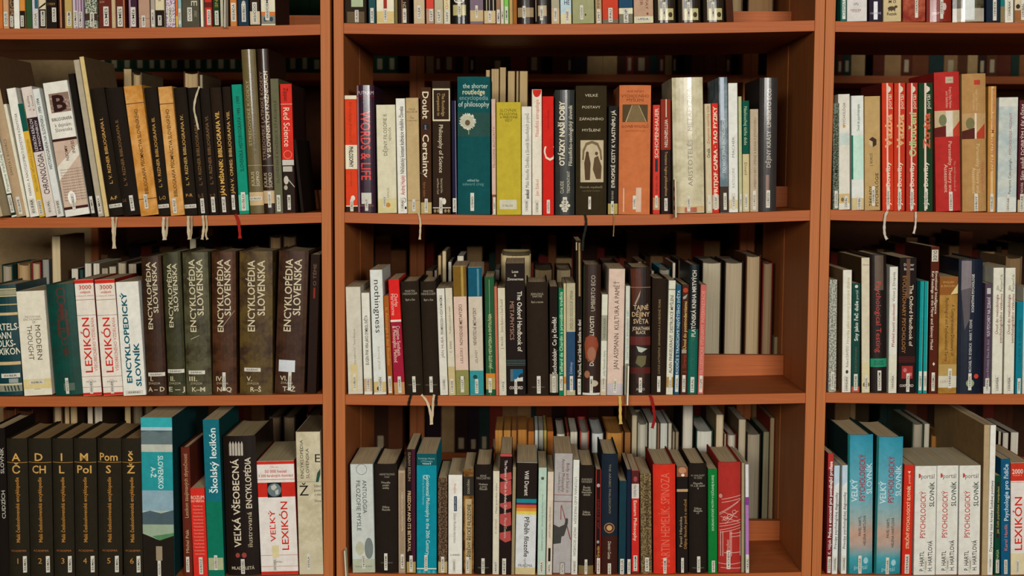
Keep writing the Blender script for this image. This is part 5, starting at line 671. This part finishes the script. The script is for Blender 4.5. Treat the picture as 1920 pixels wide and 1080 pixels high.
for e in BK:
    bay, row, a, b, yt, c, d, col, kind, dep, desc, items, pg, rb, cr = e
    dep = dep/1000; um = (c+d)/2; vb = vshelf(bay, row, um)
    y0 = .002+random.uniform(0, .0035)
    if desc.startswith('beige book at the edge'): y0 = -.035
    PB = P(um, vb, 0); PT = P((a+b)/2, yt, 0); dv = PT-PB
    th = math.atan2(dv.x, dv.z); H = math.hypot(dv.x, dv.z)
    wt = (P(b, yt)-P(a, yt)).length; wb = (P(d, vb)-P(c, vb)).length
    w = (wt+wb)/2*math.cos(th)*.985
    z = zshelf(bay, row, PB.x)+abs(math.sin(th))*w/2+.0004
    cxl, cxr, _ = CASE[bay]; tx = dv.x; cw = w*math.cos(th)/2+.0004
    lo = min(PB.x-cw, PB.x+tx-cw); hi = max(PB.x+cw, PB.x+tx+cw); PB = PB.copy()
    PB.x += max(0, cxl+.0003-lo) - max(0, hi-cxr+.0003)
    root = empty('book', (PB.x, y0, z), th)
    root.matrix_basis = Matrix.Translation((PB.x, y0, z)) @ Matrix.Rotation(th, 4, 'Y')
    hd = desc.split()
    lab = desc + ', ' + {0: 'top', 1: 'second', 2: 'third', 3: 'lowest'}[row] + ' shelf, ' + BNAME[bay] + ' bookcase'
    if len(lab.split()) > 16: lab = desc + ', ' + BNAME[bay] + ' bookcase'
    if lab in seen: print('DUPLICATE LABEL', lab)
    seen[lab] = 1
    tag(root, lab, 'book', 'books on the %s shelf of the %s bookcase' % (RNAME[row], BNAME[bay]))
    FRONT.append((bay, row, a, b, desc))
    mb, pb, prof, m, fin = book_geo(root, w, H, dep, kind, col, pg, cr)
    S = Spine(prof, H, vb, yt, w); pf = fin if fin in 'gf' else 't'; cut = kind[0] == 'H'
    off = .00010; stick = None
    for it in items:
        off += .000028; k = it[0]
        if k == 't':
            _, dr, t, fx, v0, v1, h, cc, bb = it
            zc = (S.z(v0)+S.z(v1))/2
            S.put(mb, text_polys((t, bb), (S.x(fx), zc, (v1-v0)*S.k, h*S.k), dr), mat(cc, pf), off, cut)
        elif k == 'h':
            _, t, fx, v, wp, h, cc, bb = it
            if t: S.put(mb, text_polys((t, bb), (S.x(fx), S.z(v), wp*S.k, h*S.k), 'h'), mat(cc, pf), off, cut)
        elif k == 'r':
            _, f0, f1, v0, v1, cc = it
            z0 = max(0, S.z(v1)); z1 = min(H, S.z(v0))
            if z1 > z0: S.put(mb, [rect(S.x(f0), S.x(f1), z0, z1)], mat(cc, pf), off)
        elif k == 'e':
            _, fx, v, wp, hp, cc, n = it
            S.put(mb, [ell(S.x(fx), S.z(v), wp*S.k/2, hp*S.k/2, n)], mat(cc, pf), off)
        elif k == 'p':
            pts = [(S.x(f), S.z(v)) for f, v in it[1]]
            tr = tessellate_polygon([[Vector((p[0], p[1], 0)) for p in pts]])
            S.put(mb, [[pts[i] for i in t3] for t3 in tr], mat(it[2], pf), off)
        elif k == 'o':
            _, fx, v, r, thk, cc = it; n = 24; r0 = (r-thk)*S.k; r1 = r*S.k; cx, cz = S.x(fx), S.z(v); q = []
            for i in range(n):
                a0 = 2*PI*i/n; a1 = 2*PI*(i+1)/n
                q.append([(cx+r0*math.cos(a0), cz+r0*math.sin(a0)), (cx+r1*math.cos(a0), cz+r1*math.sin(a0)), (cx+r1*math.cos(a1), cz+r1*math.sin(a1)), (cx+r0*math.cos(a1), cz+r0*math.sin(a1))])
            S.put(mb, q, mat(cc, pf), off)
        elif k == 'B':
            S.put(mb, text_polys(('B', 2), (S.x(.55), S.z(196), 26*S.k, 31*S.k), 'h'), mat('2a1410', pf), off+.0006, cut)
            q = []
            for i in range(46):
                fx = random.uniform(.2, .94); v = random.uniform(180, 212); q.append(ell(S.x(fx), S.z(v), 1.6*S.k*random.uniform(.5, 1), 1.6*S.k*random.uniform(.5, 1), 8))
            S.put(mb, q, mat('a8988a', pf), off)
        elif k == 'D':
            _, fx, v, r = it; cx, cz = S.x(fx), S.z(v); q = []
            for i in range(60):
                an = 2*PI*i/60+random.uniform(-.04, .04); rr = r*S.k*random.uniform(.82, 1.05)*.98
                ax, az = math.cos(an), math.sin(an); hw_ = .0007
                q.append([(cx-az*hw_*.5, cz+ax*hw_*.5), (cx+az*hw_*.5, cz-ax*hw_*.5), (cx+ax*rr+az*hw_, cz+az*rr-ax*hw_), (cx+ax*rr-az*hw_, cz+az*rr+ax*hw_)])
            S.put(mb, q, mat('c8c4b0', pf), off)
            S.put(mb, [ell(cx, cz, r*.72*S.k, r*.72*S.k, 28)], mat('aaa892', pf), off+.00004)
            S.put(mb, [ell(cx, cz-.002, r*.3*S.k, r*.34*S.k, 16)], mat('5a4c38', pf), off+.00008)
        elif k in ('s', 'sh'):
            if stick is None: stick = MB()
            if k == 's':
                _, t, fx, v0, v1, wp, dr = it; cx = S.x(fx); hw = min(wp*S.k/2, w*.49)
                cx = max(-w/2+hw, min(w/2-hw, cx))
                S.put(stick, [rect(cx-hw, cx+hw, max(.0005, S.z(v1)), S.z(v0))], mat('c0bcae', 't'), .0012)
                S.put(stick, text_polys((t, 1), (cx, (S.z(v0)+S.z(v1))/2, (v1-v0)*.86*S.k, hw*2*.56), 'u'), mat(INK, 't'), .0013, cut)
            else:
                _, t, fx, v, wp, hp = it; cx, cz = S.x(fx), S.z(v); hx = min(wp*S.k/2, w*.49)
                cx = max(-w/2+hx, min(w/2-hx, cx))
                S.put(stick, [rect(cx-hx, cx+hx, cz-hp*S.k/2, cz+hp*S.k/2)], mat('c0bcae', 't'), .0012)
                S.put(stick, text_polys((t, 1), (cx, cz, wp*.84*S.k, hp*.5*S.k), 'h'), mat(INK, 't'), .0013, cut)
    co = mb.build('cover', root); po = pb.build('page_block', root)
    if stick: stick.build('call_number_sticker', root)
    for r in rb: ribbon(root, *r)

# ---------------------------------------------------------------- books of the cases behind, their page edges towards us
PGW = 'c6c0ae'; PGT = 'b09870'; PGO = 'b07c3c'; PGG = '9a8f7a'
BB = {('L', 1): [(231, 247, 129, PGT, '3a2a1c'), (248, 266, 136, PGT, '5a4a34'), (344, 373, 134, PGT, '4a3420'), (374, 380, 140, PGG, '5a4a34')],
 ('L', 2): [(3, 24, 496, PGG, '1c3428'), (33, 56, 494, 'ac9068', '8a6a44'), (59, 77, 491, 'ac9878', '6a1c1c'), (79, 92, 487, '8c8a80', '4a4a4c'), (96, 113, 443, 'c4b48e', '6a5238'), (133, 147, 504, PGW, '2c2018'), (149, 156, 506, '2c4440', '1c3c38'), (158, 172, 494, PGW, '3a3024'), (174, 187, 494, PGW, '6a5a44'), (190, 203, 503, PGG, '4a4030'), (204, 218, 500, 'b0a890', '4a4030'), (219, 238, 490, 'b0a48a', '3a2c20'), (240, 256, 495, 'ac9f88', '241c16'), (355, 368, 448, 'a09880', '1c1410'), (505, 528, 442, '6a5236', '20160f'), (530, 556, 441, '5c4830', '20160f')],
 ('L', 3): [(5, 30, 766, '5a3820', '7a3c1c'), (32, 62, 768, '4a2c1a', '4a2a1a'), (99, 117, 757, 'b09a78', '4a3020'), (120, 130, 757, PGT, '3a281c'), (131, 145, 757, PGT, '3a281c'), (163, 174, 757, 'c0b49a', '3a281c'), (176, 192, 757, 'b8ac98', '3a281c'), (233, 245, 757, 'bca878', '5a2c18'), (248, 268, 756, '8a7a60', '3a2c20'), (270, 288, 755, 'a08c64', '4a3a28'), (504, 527, 780, '4c3c2a', '1c1410'), (531, 554, 780, '5c4c38', '1c1410'), (575, 600, 777, '5c4834', '5a1c14')],
 ('M', 0): [(1374, 1396, -150, 'a08c68', '4a3c28'), (1404, 1455, -150, '8c6c4a', '2c2018')],
 ('M', 1): [(911, 919, 131, PGT, '6a5436'), (921, 936, 129, PGT, '6a5436'), (937, 949, 126, PGT, '6a5436'), (952, 966, 133, 'b49c70', '6a5436'), (968, 973, 133, 'b49c70', '5a4630'), (974, 990, 133, 'b49c70', '5a4630')],
 ('M', 2): [(798, 812, 508, '6a5640', '241a14'), (814, 820, 507, '8c8272', '241a14'), (821, 828, 479, 'ac946c', '4a3420'), (829, 837, 471, 'c0ae88', '5a4630'), (840, 847, 491, 'b8b4a8', '3a3028'), (857, 870, 480, PGW, '2c2018'), (927, 937, 506, 'b0a898', '2c2018'), (939, 996, 476, 'b5a47c', '8c7c54'), (1001, 1037, 503, '8a7656', '1c1410'), (1042, 1072, 503, 'b3a17c', '241a14'), (1129, 1160, 493, '5a4430', '2c1c14'), (1196, 1211, 491, '7a6448', '4a2c1c'), (1221, 1227, 508, PGW, '2c2018'), (1235, 1257, 503, 'c2bda8', '104450'), (1261, 1267, 493, PGW, '6a4c34'), (1272, 1284, 488, '4a3a28', '241a14'), (1316, 1354, 490, 'b0a68e', '1c1610'), (1359, 1394, 490, 'a89a80', '2c2018'), (1399, 1427, 478, 'b09a78', '4a2c1a'), (1430, 1450, 491, '9c8464', '6a1c18'), (1452, 1465, 632, '8c7a5c', '8a7a58')],
 ('M', 3): [(928, 943, 807, PGO, '7a5430'), (944, 958, 807, PGO, '7a5430'), (959, 969, 807, 'a56e36', '7a4c2c'), (971, 988, 806, 'ac7436', '8a5c30'), (990, 1002, 809, 'a8682c', '7a4020'), (1003, 1009, 807, 'bfc4be', '9a9a90'), (1010, 1019, 807, 'aaa998', '8a8a80'), (1020, 1025, 807, 'b5a05a', 'a08c3c'), (1026, 1038, 809, 'a8642c', '7a4020'), (1042, 1061, 811, PGW, '201812'), (1063, 1067, 811, '8c4a34', '8c3a24'), (1069, 1083, 810, PGW, '6a6458'), (1087, 1105, 808, 'aca294', '8c3428'), (1108, 1133, 810, 'c4c8c4', '2c2018'), (1136, 1169, 809, PGO, '6a4420'), (1171, 1183, 811, '8c5c30', '4a2c1a'), (1185, 1195, 779, 'b0a48a', '7a6a4c'), (1196, 1214, 793, 'b4b0a0', '8c8878'), (1216, 1232, 793, 'b8b8ac', '4a4034'), (1233, 1237, 794, '8c6a54', '6a4430'), (1238, 1252, 794, 'b8bab0', '6a6458'), (1253, 1260, 794, 'b0aa98', '6a6458'), (1261, 1266, 810, '8c8068', '5a4c38'), (1267, 1273, 810, '8c8068', '5a4c38'), (1279, 1302, 742, 'c2bdae', '1c1814'), (1305, 1337, 806, 'c4c4b8', '20342a'), (1343, 1357, 778, 'b8a88c', '8c7a5c'), (1358, 1362, 814, 'a89c84', '4a2c1c'), (1363, 1381, 813, 'b0ac9c', '6a2018'), (1385, 1399, 787, 'a89c84', '6a5a44'), (1400, 1427, 812, 'a09680', '2c201a'), (1431, 1443, 810, '8c8468', '1c3a2c'), (1444, 1453, 784, 'a49672', '7a2c20')],
 ('R', 2): [(1884, 1904, 492, '5a4630', '241a12'), (1886, 1917, 481, '7a6244', '6a5238')][1:] + [(1715, 1735, 515, '4a3a28', '241a14')],
 ('R', 3): [(1711, 1732, 793, '9c9280', '3a4434'), (1733, 1744, 795, 'c0baa6', '34402c'), (1745, 1779, 815, PGO, '5a3c24'), (1872, 1878, 809, 'b0a898', '3a2c20'), (1880, 1892, 812, 'b8b2a4', '3a241a'), (1895, 1911, 811, 'bcb6a8', '3a241a')]}
def tone(h):
    r, g, b = (int(h[i:i+2], 16) for i in (0, 2, 4))
    if r < 125: return 'dim brown'
    if r-b > 85: return 'orange-tan'
    if r-b > 48: return 'tan'
    if r > 170: return 'whitish'
    return 'grey'
anch = {}
for (bay, row), L_ in BB.items():
    for q in L_:
        u = (q[0]+q[1])/2; best = None
        for (b2, r2, a, b, de) in FRONT:
            if b2 == bay and r2 == row and a-3 <= u <= b+3 and (best is None or abs((a+b)/2-u) < best[0]): best = (abs((a+b)/2-u), de)
        anch.setdefault((bay, row, best[1] if best else None), []).append((bay, row)+q)
YF = 0.285
NFRONT = len(FRONT)
allr = sorted([q for v in anch.values() for q in v], key=lambda q: -((q[3]-q[2])*(vshelf(q[0], q[1], q[2])-q[4]) if q[0]+str(q[1]) != 'M0' else 3000))
KEEP = set((q[0], q[1], q[2], q[3]) for q in allr[:300-NFRONT])
REST = MB()
def rest(src, loc):
    k = len(REST.v); REST.v += [(x+loc[0], y+loc[1], z+loc[2]) for x, y, z in src.v]
    for f, m in zip(src.f, src.m): REST.f.append([k+i for i in f]); REST.m.append(REST.mi(src.mats[m]))
ORD = ['first', 'second', 'third', 'fourth', 'fifth', 'sixth']
for (bay, row, de), L_ in anch.items():
    n = len(L_)
    for i, (_, _, x0, x1, yt, pg, cv) in enumerate(sorted(L_, key=lambda q: q[2])):
        pos = '' if n == 1 else (['left', 'right'][i] if n == 2 else (['left', 'middle', 'right'][i] if n == 3 else ORD[i] + ' from left')) + ' '
        PT = P((x0+x1)/2, yt, YF); w = (P(x1, yt, YF)-P(x0, yt, YF)).length*.97
        z0 = zshelf(bay, row, PT.x)+.0004; H = PT.z-z0
        H = min(H, .292)
        single = (bay, row, x0, x1) in KEEP
        root = empty('book', (PT.x, YF, z0)) if single else None
        if de:
            ws = de.split(); s = ' '.join(ws[:(7 if len(pos.split()) < 2 else 5)]).rstrip(','); lab = pos + 'rear book, %s pages, behind the ' % tone(pg) + s
        else: lab = pos + 'rear book with %s pages standing above the bare end of the %s shelf' % (tone(pg), RNAME[row])
        if single: tag(root, ' '.join(lab.split()[:14]), 'book', 'books of the rear cases with page edges facing us')
        dep = min(.175, .15+.02*random.random())
        hard = w > .018
        # mirrored: spine to the far side
        mb = MB(); t = .0022 if hard else .0006; cm = mat(cv, 'm'); up = .003 if hard else .0003
        for s in (-1, 1):
            xa, xb = sorted((s*w/2, s*(w/2-t))); mb.box(xa, xb, 0, dep, 0, H, cm)
        mb.box(-w/2+t, w/2-t, dep-t, dep, 0, H, cm)
        pb = MB(); N = 6; xi = w/2-t-.0001; dip = .005 if hard else .0008; vs = []; fs = []
        for j in range(N+1):
            f = 2*j/N-1; x = xi*f; y = .002+dip*(1-f*f); zt = H-up-(.002*(1-f*f) if hard else 0)
            vs += [(x, y, up), (x, y, zt), (x, dep-t-.001, up), (x, dep-t-.001, zt)]
        for j in range(N):
            a = 4*j; b = a+4; fs += [(a, b, b+1, a+1), (a+1, b+1, b+3, a+3), (a+2, a+3, b+3, b+2), (a, a+2, b+2, b)]
        fs += [(0, 1, 3, 2), (4*N, 4*N+2, 4*N+3, 4*N+1)]
        pb.add(vs, fs, pages_mat(pg))
        if single: mb.build('cover', root); pb.build('page_block', root)
        else: rest(mb, (PT.x, YF, z0)); rest(pb, (PT.x, YF, z0))

# ---------------------------------------------------------------- loose leaves
def leaf(px, Y0, Y1, col, name, label, tpx=3.0, stripes=()):
    """thin upright sheet stack reaching out of the row: front edge seen, its side receding"""
    (u0, v0), (u1, v1) = px
    a = P(u0, v0, Y0); b = P(u1, v1, Y0); H = (a-b).length; th = math.atan2(a.x-b.x, a.z-b.z)
    o = empty(name, tuple(b), th); tag(o, label, 'leaflet')
    mb = MB(); wd = tpx*.000942; mb.box(-wd/2, wd/2, 0, Y1-Y0, 0, H, mat(col, 'm'))
    c = mb.build('paper_stack', o)
    mb = MB()
    for z0, z1, cc in stripes: mb.box(-wd/2-.0003, -wd/2, .004, (Y1-Y0)*.6, H*z0, H*z1, mat(cc, 't'))
    if stripes: mb.build('printed_band', o)
leaf(((1266.5, 337), (1267.5, 408)), -.030, .0015, 'bcae94', 'pamphlet', 'thin grey leaflet sticking out past the shelf edge, left of the cream foil-wrapped book', 2.6, ((.2, .3, '5a2018'), (.45, .55, '5a2018'), (.7, .8, '5a2018')))
leaf(((1178.5, 686), (1176.5, 760)), -.030, .0015, 'c6c4b0', 'pamphlet', 'open tan leaflet hanging past the third shelf edge, beside TAJNÉ DĚJINY SVĚTA', 2.6, ((.3, .9, 'a58c68'),))
leaf(((646, 1033), (649, 1085)), -.022, .0015, 'bcb8a0', 'pamphlet', 'small pale green leaflet at the far left of the lowest middle shelf', 2.4, ((.15, .85, '6c7458'),))
leaf(((421.5, -10), (421.5, 51)), -.020, .0015, 'b8b0a0', 'pamphlet', 'grey paper sheet overhanging the top shelf near the orange 003/ADA book', 2.2, ((.1, .9, '8a7c68'),))

# ---------------------------------------------------------------- far bookcases across the aisle
YFAR = 1.12
ux = [P(u, 315, YFAR).x for u in (168, 782, 1404, 2026)]
FZ = [sum(CASE['M'][2][r][:2])/2-.016 for r in range(4)]
fcol = ['3a2418', '4c2c1c', '2a1c16', '5a1c18', '6a4428', '7a5c3c', '1c2c24', '241a20', '8a6c48', '3a3020', '4a2418', '34241c', '5c3420', '9a8058', '20302c', '6c2a20']
for i in range(3):
    x0, x1 = ux[i]+.0005, ux[i+1]-.0005
    side = ['left', 'middle', 'right'][i]
    root = empty('bookcase', ((x0+x1)/2, YFAR, 0)); tag(root, 'dim far bookcase across the aisle, seen through the %s bookcase' % side, 'bookcase')
    hw = (x1-x0)/2
    for s in (-1, 1):
        mb = MB(); a, b = sorted((s*hw, s*(hw-.018))); mb.box(a, b, 0, .26, 0, 2.05, WZ); mb.build('side_panel', root)
    for z in FZ+[FZ[3]-.36, 2.045]:
        mb = MB(); mb.box(-hw+.0183, hw-.0183, .001, .258, z-TH, z, WX); mb.build('shelf_board', root)
    mb = MB(); mb.box(-hw+.0183, hw-.0183, .2585, .262, 0, 2.04, mat('3a2012', 'm')); mb.build('back_board', root)
    for lv in (0, 2, 3):
        x = x0+.022; rnd = random.Random(100+i*7+lv)
        green = (lv == 0 and i == 0)
        while x < x1-.06:
            w = rnd.uniform(.026, .034) if green else rnd.uniform(.012, .042)
            if not green and rnd.random() < .08: x += rnd.uniform(.01, .03); continue
            H = .24 if green else rnd.uniform(.17, .265)
            col = '17301f' if green else rnd.choice(fcol)
            loc = (x+w/2, YFAR+.008, FZ[lv]+.0004)
            cov = MB(); m = mat(col, 'm')
            cov.box(-w/2, w/2, 0, .003, 0, H, m); cov.box(-w/2, -w/2+.0015, .003, .16, 0, H, m); cov.box(w/2-.0015, w/2, .003, .16, 0, H, m)
            if green or rnd.random() < .35:
                lc = mat('8a8468' if green else '9a8c70', 't')
                cov.box(-w*.2, w*.2, -.0004, 0, .010, .010+rnd.uniform(.02, .034), lc)
            pb = MB(); pb.box(-w/2+.0016, w/2-.0016, .0031, .157, .001, H-.002, pages_mat(PGT)); rest(cov, loc); rest(pb, loc)
            x += w+.0008

o = REST.build('books'); tag(o, 'dim blurred books in the far bookcases across the aisle and the smallest rear books', 'books'); o['kind'] = 'stuff'
# ---------------------------------------------------------------- room
def struct(name, x0, x1, y0, y1, z0, z1, m):
    mb = MB(); mb.box(x0, x1, y0, y1, z0, z1, m); o = mb.build(name); o['kind'] = 'structure'; return o
struct('floor', -3.5, 3.5, -5.2, 3.0, -.05, -.0005, mat('5a4a3a', 'm'))
struct('wall_left', -3.5, ux[0]-.004, YFAR+.02, YFAR+.10, 0, 3.0, mat('b89c70', 'm'))
struct('wall_back', -3.5, 3.5, 2.9, 3.0, 0, 3.0, mat('6a5a44', 'm'))
